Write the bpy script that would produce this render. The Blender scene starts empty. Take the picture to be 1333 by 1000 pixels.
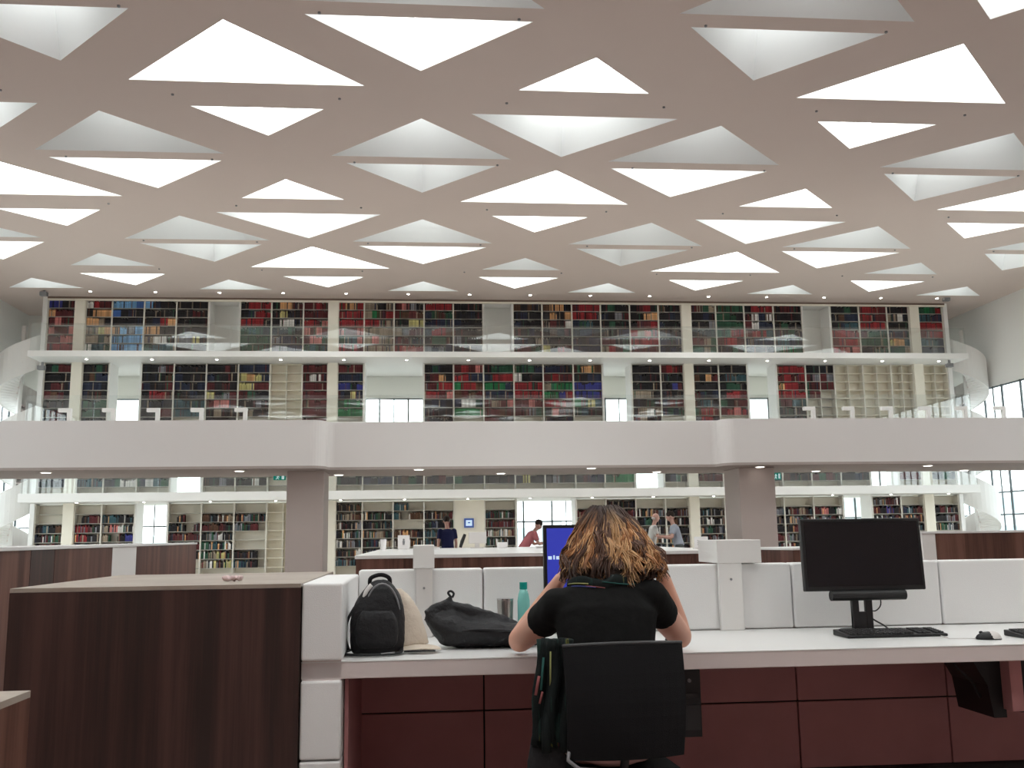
import bpy, bmesh, math, random
from math import sin, cos, pi, sqrt, radians
from mathutils import Vector, Matrix, geometry, noise
random.seed(7)
S = bpy.context.scene
C = S.collection
# ------------------------------------------------------------------ camera, sky, exposure
H = 1.22                                    # eye height of the seated photographer
F = 1250.0
def setup_axes():
    yd = Vector(((555-666.5)/F, -(700-500)/F, -1)).normalized()
    xd = Vector(((14350-666.5)/F, -(505-500)/F, -1))
    xd = (xd - yd*xd.dot(yd)).normalized()
    zd = xd.cross(yd)
    return Matrix((xd, yd, zd))
RW = setup_axes()
cam_d = bpy.data.cameras.new('camera'); cam = bpy.data.objects.new('camera', cam_d); C.objects.link(cam)
cam_d.sensor_width = 36; cam_d.lens = F/1333*36; cam_d.clip_start = .05; cam_d.clip_end = 400
cam.matrix_world = Matrix.Translation((0, 0, H)) @ RW.to_4x4()
S.camera = cam
S.view_settings.view_transform = 'Standard'; S.view_settings.look = 'None'
S.view_settings.gamma = 1; S.view_settings.use_curve_mapping = False
S.view_settings.exposure = 0.0
PANE = 7.0            # light of the overcast sky through the skylight panes
W = bpy.data.worlds.new('sky'); S.world = W; W.use_nodes = True
W.node_tree.nodes['Background'].inputs[0].default_value = (.90, .97, 1.0, 1)
W.node_tree.nodes['Background'].inputs[1].default_value = 4.6
cy = S.cycles
cy.max_bounces = 9; cy.diffuse_bounces = 7; cy.glossy_bounces = 4; cy.transparent_max_bounces = 12
cy.transmission_bounces = 4; cy.caustics_reflective = False; cy.caustics_refractive = False
cy.sample_clamp_indirect = 4; cy.use_denoising = True

def ray(px, py):
    return RW @ Vector(((px-666.5)/F, -(py-500)/F, -1))
def at(px, py, Y):                           # world point on the depth plane Y
    d = ray(px, py); t = Y/d.y
    return Vector((d.x*t, Y, H+d.z*t))
def atz(px, py, z):
    d = ray(px, py); t = (z-H)/d.z
    return Vector((d.x*t, d.y*t, z))

# ------------------------------------------------------------------ materials
M = {}
def mat(name, col, rough=.6, spec=.5, bump=0, bscale=40, var=0, vscale=8, metal=0, emit=None, estr=0, coat=0):
    m = bpy.data.materials.new(name); m.use_nodes = True
    nt = m.node_tree; b = nt.nodes['Principled BSDF']
    b.inputs['Base Color'].default_value = (*col, 1); b.inputs['Roughness'].default_value = rough
    b.inputs['Specular IOR Level'].default_value = spec; b.inputs['Metallic'].default_value = metal
    if coat: b.inputs['Coat Weight'].default_value = coat
    tc = nt.nodes.new('ShaderNodeTexCoord')
    if var:
        n = nt.nodes.new('ShaderNodeTexNoise'); n.inputs['Scale'].default_value = vscale; n.inputs['Detail'].default_value = 4
        nt.links.new(tc.outputs['Object'], n.inputs['Vector'])
        r = nt.nodes.new('ShaderNodeMapRange'); r.inputs[3].default_value = 1-var; r.inputs[4].default_value = 1+var
        nt.links.new(n.outputs['Fac'], r.inputs[0])
        mx = nt.nodes.new('ShaderNodeVectorMath'); mx.operation = 'SCALE'
        mx.inputs[0].default_value = col; nt.links.new(r.outputs[0], mx.inputs['Scale'])
        nt.links.new(mx.outputs[0], b.inputs['Base Color'])
    if bump:
        n = nt.nodes.new('ShaderNodeTexNoise'); n.inputs['Scale'].default_value = bscale; n.inputs['Detail'].default_value = 3
        nt.links.new(tc.outputs['Object'], n.inputs['Vector'])
        bp = nt.nodes.new('ShaderNodeBump'); bp.inputs['Strength'].default_value = bump; bp.inputs['Distance'].default_value = .01
        nt.links.new(n.outputs['Fac'], bp.inputs['Height']); nt.links.new(bp.outputs[0], b.inputs['Normal'])
    if emit:
        b.inputs['Emission Color'].default_value = (*emit, 1); b.inputs['Emission Strength'].default_value = estr
    M[name] = m; return m
def wood(name, c1, c2, c3, rough=.45, sx=9, sz=.5):
    m = bpy.data.materials.new(name); m.use_nodes = True
    nt = m.node_tree; b = nt.nodes['Principled BSDF']; b.inputs['Roughness'].default_value = rough
    b.inputs['Specular IOR Level'].default_value = .3
    tc = nt.nodes.new('ShaderNodeTexCoord'); mp = nt.nodes.new('ShaderNodeMapping')
    mp.inputs['Scale'].default_value = (sx, sx, sz); nt.links.new(tc.outputs['Object'], mp.inputs[0])
    n1 = nt.nodes.new('ShaderNodeTexNoise'); n1.inputs['Scale'].default_value = 1; n1.inputs['Detail'].default_value = 2
    n2 = nt.nodes.new('ShaderNodeTexNoise'); n2.inputs['Scale'].default_value = 9; n2.inputs['Detail'].default_value = 5
    nt.links.new(mp.outputs[0], n1.inputs['Vector']); nt.links.new(mp.outputs[0], n2.inputs['Vector'])
    ad = nt.nodes.new('ShaderNodeMath'); ad.operation = 'MULTIPLY_ADD'; ad.inputs[1].default_value = .35
    nt.links.new(n2.outputs['Fac'], ad.inputs[0]); nt.links.new(n1.outputs['Fac'], ad.inputs[2])
    r = nt.nodes.new('ShaderNodeValToRGB'); e = r.color_ramp.elements
    e[0].position = .5; e[0].color = (*c1, 1); e[1].position = .85; e[1].color = (*c3, 1)
    k = e.new(.66); k.color = (*c2, 1)
    nt.links.new(ad.outputs[0], r.inputs[0]); nt.links.new(r.outputs[0], b.inputs['Base Color'])
    M[name] = m; return m
def attrmat(name, rough=.6, spec=.3, bump=False):
    m = bpy.data.materials.new(name); m.use_nodes = True
    nt = m.node_tree; b = nt.nodes['Principled BSDF']; b.inputs['Roughness'].default_value = rough
    b.inputs['Specular IOR Level'].default_value = spec
    a = nt.nodes.new('ShaderNodeVertexColor'); a.layer_name = 'Col'
    nt.links.new(a.outputs[0], b.inputs['Base Color']); M[name] = m; return m
def srgb(r, g, b):
    f = lambda v: ((v/255+.055)/1.055)**2.4 if v > 10 else v/255/12.92
    return (f(r), f(g), f(b))
mat('ceiling_plaster', (.63, .53, .485), .85, .2, .05, 60, .012, 1.5)
mat('white_paint', (.80, .79, .77), .7, .3, .03, 50)
mat('wall_paint', (.86, .86, .84), .8, .2, .03, 50)
mat('shaft_paint', (.86, .87, .87), .8, .2)
mat('grey_paint', (.80, .80, .77), .8, .2)
mat('parapet', (.73, .70, .685), .6, .3, .02, 30)
mat('column', (.52, .45, .42), .7, .3, .03, 40)
mat('cream', (.84, .795, .69), .6, .3)
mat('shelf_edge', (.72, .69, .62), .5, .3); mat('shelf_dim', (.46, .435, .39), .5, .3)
mat('laminate', (.76, .76, .75), .3, .5, 0)
mat('lam_edge', (.72, .64, .62), .5, .3)
mat('leather', (.83, .83, .825), .45, .4, .15, 220)
mat('floor', (.24, .19, .175), .45, .4, .03, 10, .08, .8)
mat('bounce_floor', (.66, .63, .58), .5, .4, .02, 12, .06, .9); mat('soffit_paint', (.40, .345, .32), .8, .2)
mat('gallery_floor', (.80, .77, .73), .6, .3)
mat('brown_trim', (.20, .14, .11), .6, .3)
mat('dark_gap', (.02, .015, .014), .8)
wood('walnut', (.034, .021, .018), (.052, .027, .023), (.080, .040, .034), .45, 14, .4)
wood('walnut_far', (.07, .030, .021), (.115, .050, .036), (.17, .082, .060), .5, 9, .4)
wood('pale_top', (.31, .255, .215), (.35, .295, .25), (.385, .335, .285), .4, 3, 3)
mat('red_brown', (.50, .235, .24), .5, .3, .03, 60, .12, 5)
mat('black_plastic', (.012, .012, .013), .45, .4)
mat('black_screen', (.008, .008, .010), .25, .4)
mat('dark_plastic', (.035, .035, .037), .5, .4)
mat('black_cloth', (.010, .010, .010), .9, .1, .15, 60)
mat('black_mesh', (.010, .010, .011), .8, .15, .3, 400)
mat('black_nylon', (.010, .010, .012), .6, .35, .5, 60)
mat('grey_trim', (.22, .22, .23), .5, .4)
mat('chrome', (.6, .6, .6), .25, .5, metal=1)
mat('steel', (.42, .40, .38), .35, .5, metal=1)
mat('beige_cloth', (.62, .54, .45), .9, .1, .4, 80)
mat('skin', (.62, .34, .25), .55, .3, .05, 60, .06, 12)
mat('skin_pale', (.66, .40, .33), .6, .3)
mat('pink_cloth', (.60, .20, .22), .8, .2); mat('white_cloth', (.68, .68, .66), .8, .2)
mat('lightblue_cloth', (.42, .47, .55), .8, .2); mat('navy_cloth', (.02, .025, .09), .8, .2)
mat('grey_cloth', (.10, .11, .11), .8, .2); mat('rose_cloth', (.55, .34, .32), .85, .1)
mat('dark_hair', (.03, .02, .015), .6, .3)
mat('lamp_white', (.80, .79, .77), .5, .3)
mat('lamp_grey', (.66, .63, .61), .5, .3)
mat('mullion', (.10, .12, .13), .5, .4)
mat('paper', (.82, .80, .80), .8, .1); mat('tissue', (.72, .56, .56), .9, .1)
mat('blue_screen', (.02, .03, .2), .3, .4, emit=(.035, .045, .42), estr=.75)
mat('blue_panel', (.05, .09, .25), .3, .4, emit=(.04, .08, .25), estr=.5)
mat('page_glow', (.5, .6, .7), .3, .4, emit=(.45, .6, .8), estr=.8)
mat('teal_cap', (.0, .30, .25), .4, .4); mat('teal_bottle', (.22, .60, .55), .25, .5)
mat('green_sign', (.0, .16, .12), .4, .4, emit=(.0, .18, .14), estr=.6)
mat('sign_white', (.7, .8, .8), .4, .4, emit=(.6, .8, .8), estr=.6)
mat('downlight', (1, 1, 1), .5, .2, emit=(1, .93, .84), estr=42)
mat('pane', (1, 1, 1), .5, .2, emit=(.97, 1.0, .985), estr=PANE)
mat('facade_pale', (.80, .86, .87), .7, .3); mat('facade_teal', (.42, .58, .62), .4, .5)
mat('ground_out', (.5, .5, .48), .9, .1)
mat('wall_rear', (.50, .36, .33), .8, .2)
attrmat('book_cloth', .7, .25); attrmat('hair_strands', .5, .35)
g = bpy.data.materials.new('clear_glass'); g.use_nodes = True; nt = g.node_tree; nt.nodes.clear()
o_ = nt.nodes.new('ShaderNodeOutputMaterial'); mx = nt.nodes.new('ShaderNodeMixShader'); fr = nt.nodes.new('ShaderNodeFresnel')
tr = nt.nodes.new('ShaderNodeBsdfTransparent'); gl = nt.nodes.new('ShaderNodeBsdfGlossy')
fr.inputs['IOR'].default_value = 1.6; tr.inputs[0].default_value = (.97, .985, .98, 1); gl.inputs['Roughness'].default_value = .02
geo = nt.nodes.new('ShaderNodeNewGeometry'); ior = nt.nodes.new('ShaderNodeMapRange')
ior.inputs[3].default_value = 1.8; ior.inputs[4].default_value = 1/1.8
nt.links.new(geo.outputs['Backfacing'], ior.inputs[0]); nt.links.new(ior.outputs[0], fr.inputs['IOR'])
nt.links.new(fr.outputs[0], mx.inputs[0]); nt.links.new(tr.outputs[0], mx.inputs[1]); nt.links.new(gl.outputs[0], mx.inputs[2])
nt.links.new(mx.outputs[0], o_.inputs[0]); M['clear_glass'] = g
# scarf: stripes that run along the cloth
def scarf_mat():
    m = mat('scarf_cloth', (.02, .03, .03), .9, .1); nt = m.node_tree; b = nt.nodes['Principled BSDF']
    tc = nt.nodes.new('ShaderNodeTexCoord'); mp = nt.nodes.new('ShaderNodeMapping'); mp.inputs['Scale'].default_value = (38, 10, 3.0)
    nz = nt.nodes.new('ShaderNodeTexNoise'); nz.inputs['Scale'].default_value = 1.0; nz.inputs['Detail'].default_value = 2
    r = nt.nodes.new('ShaderNodeValToRGB'); r.color_ramp.interpolation = 'CONSTANT'; e = r.color_ramp.elements
    e[0].position = 0; e[0].color = (.014, .018, .018, 1); e[1].position = .57; e[1].color = (.018, .034, .03, 1)
    for p, c in ((.61, (.10, .10, .03, 1)), (.635, (.014, .016, .018, 1)), (.655, (.22, .05, .06, 1)), (.685, (.03, .04, .14, 1)), (.72, (.02, .02, .02, 1))):
        k = e.new(p); k.color = c
    nt.links.new(tc.outputs['Object'], mp.inputs[0]); nt.links.new(mp.outputs[0], nz.inputs['Vector'])
    nt.links.new(nz.outputs['Fac'], r.inputs[0]); nt.links.new(r.outputs[0], b.inputs['Base Color'])
scarf_mat()

# ------------------------------------------------------------------ builders
def link(name, me, m, parent=None, loc=None, smooth=False):
    o = bpy.data.objects.new(name, me); C.objects.link(o)
    if m and not me.materials:
        for k in (m if isinstance(m, (list, tuple)) else [m]): me.materials.append(M[k])
    if parent: o.parent = parent
    if loc is not None: o.location = loc
    if smooth:
        for p in me.polygons: p.use_smooth = True
    return o
def tag(o, label=None, cat=None, group=None, kind=None):
    if label: o['label'] = label
    if cat: o['category'] = cat
    if group: o['group'] = group
    if kind: o['kind'] = kind
    return o
def empty(name, loc=(0, 0, 0), rz=0):
    o = bpy.data.objects.new(name, None); C.objects.link(o); o.location = loc; o.rotation_euler.z = rz; o.empty_display_size = .1
    return o
def smooth_path(pts, k=5):
    P = [Vector(p) for p in pts]; out = []
    for i in range(len(P)-1):
        p0 = P[max(i-1, 0)]; p1 = P[i]; p2 = P[i+1]; p3 = P[min(i+2, len(P)-1)]
        for j in range(k):
            t = j/k; out.append(.5*((2*p1)+(p2-p0)*t+(2*p0-5*p1+4*p2-p3)*t*t+(3*p1-p0-3*p2+p3)*t**3))
    return out+[P[-1]]
class MB:
    def __init__(s): s.v = []; s.f = []; s.c = []
    def box(s, x0, x1, y0, y1, z0, z1, mtx=None, col=None):
        n = len(s.v)
        vs = [Vector(p) for p in ((x0, y0, z0), (x1, y0, z0), (x1, y1, z0), (x0, y1, z0), (x0, y0, z1), (x1, y0, z1), (x1, y1, z1), (x0, y1, z1))]
        if mtx: vs = [mtx @ v for v in vs]
        s.v += [tuple(v) for v in vs]
        s.f += [tuple(n+i for i in q) for q in ((0, 3, 2, 1), (4, 5, 6, 7), (0, 1, 5, 4), (1, 2, 6, 5), (2, 3, 7, 6), (3, 0, 4, 7))]
        if col: s.c += [col]*8
        return s
    def tube(s, pts, r, n=8, cap=True, col=None, sq=1.0, up=None):
        pts = [Vector(p) for p in pts]; rs = r if isinstance(r, (list, tuple)) else [r]*len(pts)
        base = len(s.v); ref = Vector(up) if up else None
        for i, p in enumerate(pts):
            t = (pts[min(i+1, len(pts)-1)]-pts[max(i-1, 0)]).normalized()
            if ref is None: ref = Vector((0, 0, 1)) if abs(t.z) < .9 else Vector((0, 1, 0))
            a = t.cross(ref)
            if a.length < 1e-5: a = t.cross(Vector((1, 0, 0)))
            a.normalize(); b = a.cross(t).normalized(); ref = b
            rr = rs[i]; ra, rb = rr if isinstance(rr, (tuple, list)) else (rr, rr*sq)
            for k in range(n):
                an = 2*pi*k/n; s.v.append(tuple(p + a*cos(an)*ra + b*sin(an)*rb))
                if col: s.c.append(col[i] if isinstance(col, list) else col)
        for i in range(len(pts)-1):
            for k in range(n):
                q = base+i*n; s.f.append((q+k, q+(k+1) % n, q+n+(k+1) % n, q+n+k))
        if cap:
            s.f.append(tuple(base+k for k in reversed(range(n)))); s.f.append(tuple(base+(len(pts)-1)*n+k for k in range(n)))
        return s
    def ball(s, c, r, n=12, mtx=None):
        r = r if isinstance(r, (tuple, list)) else (r, r, r); base = len(s.v); c = Vector(c); m = n//2
        for i in range(1, m):
            th = pi*i/m
            for k in range(n):
                an = 2*pi*k/n; p = Vector((r[0]*sin(th)*cos(an), r[1]*sin(th)*sin(an), r[2]*cos(th)))
                if mtx: p = mtx @ p
                s.v.append(tuple(c+p))
        for z in (r[2], -r[2]):
            p = Vector((0, 0, z)); p = mtx @ p if mtx else p; s.v.append(tuple(c+p))
        for i in range(m-2):
            for k in range(n):
                q = base+i*n; s.f.append((q+k, q+n+k, q+n+(k+1) % n, q+(k+1) % n))
        T = base+(m-1)*n
        for k in range(n):
            s.f.append((T, base+k, base+(k+1) % n)); q = base+(m-2)*n; s.f.append((T+1, q+(k+1) % n, q+k))
        return s
    def prism(s, poly, z0, z1):               # poly: ccw xy list
        n = len(poly); b = len(s.v)
        s.v += [(x, y, z0) for x, y in poly]+[(x, y, z1) for x, y in poly]
        s.f.append(tuple(b+i for i in reversed(range(n)))); s.f.append(tuple(b+n+i for i in range(n)))
        for i in range(n): j = (i+1) % n; s.f.append((b+i, b+j, b+n+j, b+n+i))
        return s
    def loft(s, rings):
        n = len(rings[0]); b = len(s.v)
        for r in rings: s.v += [tuple(p) for p in r]
        for i in range(len(rings)-1):
            for k in range(n):
                q = b+i*n; s.f.append((q+k, q+(k+1) % n, q+n+(k+1) % n, q+n+k))
        s.f.append(tuple(b+k for k in reversed(range(n)))); s.f.append(tuple(b+(len(rings)-1)*n+k for k in range(n)))
        return s
    def mesh(s, name):
        me = bpy.data.meshes.new(name); me.from_pydata(s.v, [], s.f)
        if s.c:
            a = me.color_attributes.new('Col', 'FLOAT_COLOR', 'POINT')
            for i, c in enumerate(s.c): a.data[i].color = (*c, 1)
        me.update(); return me
    def build(s, name, m, parent=None, loc=None, smooth=False, bevel=0, seg=2):
        me = s.mesh(name)
        if bevel:
            bm = bmesh.new(); bm.from_mesh(me)
            bmesh.ops.bevel(bm, geom=bm.edges[:], offset=bevel, segments=seg, profile=.6, affect='EDGES', clamp_overlap=True)
            bm.to_mesh(me); bm.free()
        o = link(name, me, m, parent, loc, smooth)
        return o
def box(name, m, b, parent=None, bevel=0, seg=2, loc=None, smooth=False):
    return MB().box(*b).build(name, m, parent, loc, smooth, bevel, seg)
def struct(o): o['kind'] = 'structure'; return o
def organic(mb, name, m, parent, voxel=.012, smooth=4, disp=0, dscale=.1):
    """fuse overlapping pieces into one continuous skin"""
    me = mb.mesh(name); o = bpy.data.objects.new(name, me); C.objects.link(o)
    r = o.modifiers.new('r', 'REMESH'); r.mode = 'VOXEL'; r.voxel_size = voxel; r.use_smooth_shade = True
    if smooth: k = o.modifiers.new('s', 'SMOOTH'); k.iterations = smooth; k.factor = .6
    dg = bpy.context.evaluated_depsgraph_get(); ev = o.evaluated_get(dg)
    nm = bpy.data.meshes.new_from_object(ev); o.modifiers.clear(); o.data = nm
    if disp:
        for v in nm.vertices:
            n = noise.noise(v.co/dscale)*.7+noise.noise(v.co/dscale*2.7+Vector((5, 1, 2)))*.4
            v.co += v.normal*n*disp
    nm.materials.clear(); nm.materials.append(M[m])
    for p in nm.polygons: p.use_smooth = True
    if parent: o.parent = parent
    bpy.data.meshes.remove(me); return o
ordn = ['first', 'second', 'third', 'fourth', 'fifth', 'sixth', 'seventh', 'eighth', 'ninth', 'tenth', 'eleventh', 'twelfth', 'thirteenth',
        'fourteenth', 'fifteenth', 'sixteenth', 'seventeenth', 'eighteenth', 'nineteenth', 'twentieth', 'twenty-first', 'twenty-second',
        'twenty-third', 'twenty-fourth', 'twenty-fifth', 'twenty-sixth', 'twenty-seventh', 'twenty-eighth', 'twenty-ninth', 'thirtieth']

# ------------------------------------------------------------------ room shell
XL, XR, YB, YF, ZC = -14.6, 20.75, -14.0, 36.0, 9.52
HEAD = 6.42
struct(box('floor', 'floor', (XL-.3, XR+.3, YB-.3, 24.0, -.3, 0)))
struct(box('floor', 'bounce_floor', (XL-.3, XR+.3, 24.0, YF+.3, -.3, 0)))  # unseen far floor, made pale to bounce light up at the ceiling
struct(box('wall_rear', 'wall_rear', (XL-.3, XR+.3, YB-.3, YB, 0, ZC+.2)))
struct(box('wall_back', 'grey_paint', (XL-.3, XR+.3, YF, YF+.3, HEAD, ZC+.2)))
for nm, x0, x1 in (('wall_left', XL-.3, XL), ('wall_right', XR, XR+.3)):
    w = MB().box(x0, x1, YB, YF, HEAD, ZC+.2).box(x0, x1, YB, 16, 0, HEAD)
    struct(w.build(nm, 'wall_paint'))
# skylight openings: (kind, x of apex, y of apex, y of base, half width, shaft depth)
SK = []
for k, xc in enumerate((-9.48, -3.27, 2.98, 9.25, 15.45)):
    for per in (-3, -2, -1, 0, 1, 2):
        s = per*12.3 - (6.15 if k % 2 == 0 else 0)
        for kind, ya, yb, hw, dep, kp in (('up', 14.72, 16.91, 2.13, .55, 1), ('dn', 19.26, 17.94, 1.27, .45, 1), ('up', 21.74, 23.06, 1.25, .5, 1), ('dn', 26.22, 24.13, 2.09, 1.3, .55)):
            ya2, yb2 = ya+s, yb+s
            if kind == 'dn' and 29.9 < yb2 < 31 and hw > 1.5: ya2, yb2, hw, dep, kp = 31.5, 30.1, 1.3, .45, 1
            elif kind == 'up' and yb2 > 29.2 and hw < 1.5: dep, kp = 1.0, .12
            elif kind == 'dn' and hw > 1.5 and k % 2 == 0: dep, kp = 1.4, .3
            if max(ya2, yb2) > 32.0 or min(ya2, yb2) < -13: continue
            SK.append((kind, xc, ya2, yb2, hw, dep, 1, kp))
for k, xc in enumerate((-12.45, -6.35, -.1, 6.05, 12.4, 18.6)):
    for per in range(-5, 3):
        s = per*6.2
        for kind, ya, yb, hw, dep, kp in (('up', 18.25, 20.27, 1.98, 1.5, .16), ('dn', 22.46, 20.67, 1.68, 1.4, .22)):
            ya2, yb2 = ya+s, yb+s
            if kind == 'dn' and (k+per) % 2 == 1: dep, hw, kp = .9, 1.84, .8
            if kind == 'dn' and k == 3 and per == 1: kp = .10
            if kind == 'up' and k in (1, 3): kp = .11
            if kind == 'up' and yb2 > 31: ya2, yb2, hw, dep, kp = 30.7, 31.95, 1.2, 1.0, .25
            if k in (0, 5): hw = min(hw, 1.9)
            if max(ya2, yb2) > 32.1 or min(ya2, yb2) < -13: continue
            SK.append((kind, xc, ya2, yb2, hw, dep, 2, kp))
def tri(s):
    kind, xc, ya, yb, hw, dep, ty, kp = s
    t = [(xc-hw, yb), (xc+hw, yb), (xc, ya)]
    return t if ya > yb else [t[1], t[0], t[2]]      # ccw
verts = [Vector(p) for p in ((XL, YB), (XR, YB), (XR, YF), (XL, YF))]; edges = [(0, 1), (1, 2), (2, 3), (3, 0)]
for s in SK:
    n = len(verts); verts += [Vector(p) for p in tri(s)]; edges += [(n, n+1), (n+1, n+2), (n+2, n)]
for gx in range(1, 12):
    for gy in range(1, 17):
        p = Vector((XL+gx*2.94, YB+gy*2.94))
        if not any(geometry.intersect_point_tri_2d(p, *[Vector(q) for q in tri(s)]) for s in SK): verts.append(p)
vo, eo, fo, _, _, _ = geometry.delaunay_2d_cdt(verts, edges, [], 0, 1e-5)
fs = []
for f in fo:
    c = sum((vo[i] for i in f), Vector((0, 0)))/len(f)
    if any(geometry.intersect_point_tri_2d(c, *[Vector(q) for q in tri(s)]) for s in SK): continue
    fs.append(tuple(reversed(f)))
me = bpy.data.meshes.new('ceiling'); me.from_pydata([(v.x, v.y, ZC) for v in vo], [], fs); me.update()
ce = struct(link('ceiling', me, 'ceiling_plaster'))
# roof deck above the shafts, sprinkler heads in the ceiling
struct(box('trim_roof', 'white_paint', (XL-.3, XR+.3, YB-.3, YF+.3, ZC+3.2, ZC+3.4)))
rows = {}
for s in SK: rows.setdefault((s[6], s[0], round((s[2]+s[3])/2/1.0)), []).append(s)
SKs = sorted(SK, key=lambda s: (-(s[2]+s[3]), s[1]))
rowy = sorted({round((s[2]+s[3])/2, 0) for s in SK}, reverse=True)
for s in SKs:
    kind, xc, ya, yb, hw, dep, ty, kp = s
    r = rowy.index(round((ya+yb)/2, 0)); mates = sorted([q for q in SK if round((q[2]+q[3])/2, 0) == round((ya+yb)/2, 0)], key=lambda q: q[1])
    i = mates.index(s)
    if ya+yb < 26: lab = 'triangular skylight in the white ceiling overhead, out of the photo behind the viewer'
    else: lab = '%s triangular skylight pointing %s, %s from left in %s row from the books' % ('bright' if kp > .8 else 'greyish', 'forward' if kind == 'up' else 'away', ordn[i], ordn[r])
    e = tag(empty('skylight', (xc, (ya+yb)/2, ZC)), lab, 'skylight', 'triangular skylights in the ceiling')
    t = [(x-xc, y-(ya+yb)/2) for x, y in tri(s)]
    gx = sum(x for x, y in t)/3; gy = sum(y for x, y in t)/3; kk = sqrt(kp)
    t2 = [(gx+(x-gx)*kk, gy+(y-gy)*kk) for x, y in t]
    v = [(x, y, 0) for x, y in t]+[(x, y, dep) for x, y in t2]
    # walls have a thickness so that no light leaks between roof and shaft
    sm = bpy.data.meshes.new('shaft'); sm.from_pydata(v, [], [(1, 0, 3, 4), (2, 1, 4, 5), (0, 2, 5, 3)]); sm.update()
    link('shaft', sm, 'shaft_paint', e)
    pm = bpy.data.meshes.new('glass_pane'); pm.from_pydata([(x, y, dep-.01) for x, y in t2], [], [(2, 1, 0)]); pm.update()
    link('glass_pane', pm, 'pane', e)
sp = MB()
spk = [(xc+dx, y) for xc in (-9.4, -6.3, -3.2, 0, 3.1, 6.2, 9.3, 12.4, 15.5) for dx, y in ((1.55, 17.45), (1.6, 20.6), (1.5, 14.4), (1.55, 23.6), (1.55, 26.6), (1.2, 29.5))]
spy = sorted({y for x, y in spk}, reverse=True)
for x, y in spk:
    if any(geometry.intersect_point_tri_2d(Vector((x, y)), *[Vector(q) for q in tri(s)]) for s in SK): continue
    sp = MB().tube([(0, 0, -.025), (0, 0, 0)], .026, 8)
    i = sorted(q for q, w in spk if w == y).index(x)
    tag(sp.build('sprinkler_head', 'grey_trim', loc=(x, y, ZC)), 'small grey sprinkler head, %s from left in the %s row from the books' % (ordn[i], ordn[spy.index(y)]), 'sprinkler', 'ceiling sprinkler heads')
# glazed facades
def facade(p0, p1, name, z0, z1, rail=True):
    p0 = Vector((*p0, 0)); p1 = Vector((*p1, 0)); L = (p1-p0).length; d = (p1-p0)/L
    rz = math.atan2(d.y, d.x); e = struct(empty(name, p0, rz))
    n = int(L/1.07); w = L/n
    m1 = MB().box(-.030, .030, -.03, .03, z0, z1).mesh('mullion'); m1.materials.append(M['mullion'])
    m2 = MB().box(-.018, .018, -.02, .02, z0, z1).mesh('mullion'); m2.materials.append(M['mullion'])
    for i in range(n+1):
        link('mullion', m1, None, e, (i*w, 0, 0))
        if i < n and i % 2 == 0: link('mullion', m2, None, e, (i*w+w*.5, 0, 0))
    for k, z in enumerate((z0+.04, 1.75, 2.55, 5.0, z1-.04)): box('transom', 'mullion', (0, L, -.03, .03, z-.025, z+.025), e)
    box('glass_pane', 'clear_glass', (0, L, -.004, .004, z0, z1), e)
facade((XL, YF), (XR, YF), 'window_1', 0, HEAD)
facade((XL, 16), (XL, YF), 'window_2', 0, HEAD)
facade((XR, YF), (XR, 16), 'window_3', 0, HEAD)
# outside
struct(box('ground', 'ground_out', (-90, 100, YF+.5, 140, -.6, -.3)))
struct(box('ground', 'ground_out', (XR+.5, 100, -40, YF+.5, -.6, -.3)))
struct(box('ground', 'ground_out', (-90, XL-.5, -40, YF+.5, -.6, -.3)))
def house(x, y, w, d, h, fl, label):
    e = tag(empty('building', (x, y, -.3)), label, 'building')
    box('wall', 'facade_pale', (-w/2, w/2, -d/2, d/2, 0, h), e)
    for k in range(fl):
        z = h/fl*k+h/fl*.35; box('window_band', 'facade_teal', (-w/2+.5, w/2-.5, -d/2-.06, -d/2, z, z+h/fl*.4), e)
        box('window_band', 'facade_teal', (-w/2-.06, -w/2, -d/2+.5, d/2-.5, z, z+h/fl*.4), e)
        box('window_band', 'facade_teal', (w/2, w/2+.06, -d/2+.5, d/2-.5, z, z+h/fl*.4), e)
house(-16, 92, 30, 14, 1.9, 1, 'low pale building seen through the left windows of the book wall')
house(9.5, 95, 6, 12, 3.0, 1, 'low pale building seen through the wide window behind the counter')
house(45, 88, 22, 14, 4.9, 2, 'pale building with blue window bands beyond the right hand windows')
house(60, 48, 14, 40, 5.5, 2, 'long pale building outside the right side wall')

# ------------------------------------------------------------------ galleries, posts, openings of the book wall
E = [(-12.85, -11.95), (-11.6, -10.73), (-10.73, -9.66), (-9.66, -8.58), (-8.58, -7.5), (-7.5, -6.43), (-6.43, -5.36), (-5.36, -4.27), (-4.27, -3.4),
     (-3.06, -2.17), (-2.17, -1.13), (-1.13, -.08), (-.08, .95), (.95, 2.0), (2.0, 3.07), (3.07, 4.11), (4.11, 5.18), (5.18, 6.22), (6.22, 7.28), (7.28, 8.33), (8.33, 9.17),
     (9.52, 10.45), (10.45, 11.5), (11.5, 12.6), (12.6, 13.67), (13.67, 14.75), (14.75, 15.83), (15.83, 16.9), (16.9, 17.74), (18.1, 19.05)]
YS = 33.2
LV = [(0.0, 2.47, 'ground floor'), (2.78, 4.87, 'first gallery'), (5.07, 7.22, 'middle gallery'), (7.43, 9.46, 'top gallery')]
OPEN = [{3, 15, 16, 26}, {4, 19, 27}, {2, 10, 11, 18, 23}, {5, 14, 25}]
n = 1
for k, (z0, z1) in enumerate(((2.50, 2.78), (4.85, 5.05), (7.24, 7.43))):
    o = MB().box(-12.95, 19.2, 32.0, YF-.1, z0, z1)
    struct(o.build('trim_%d' % n, 'white_paint')); n += 1
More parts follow.
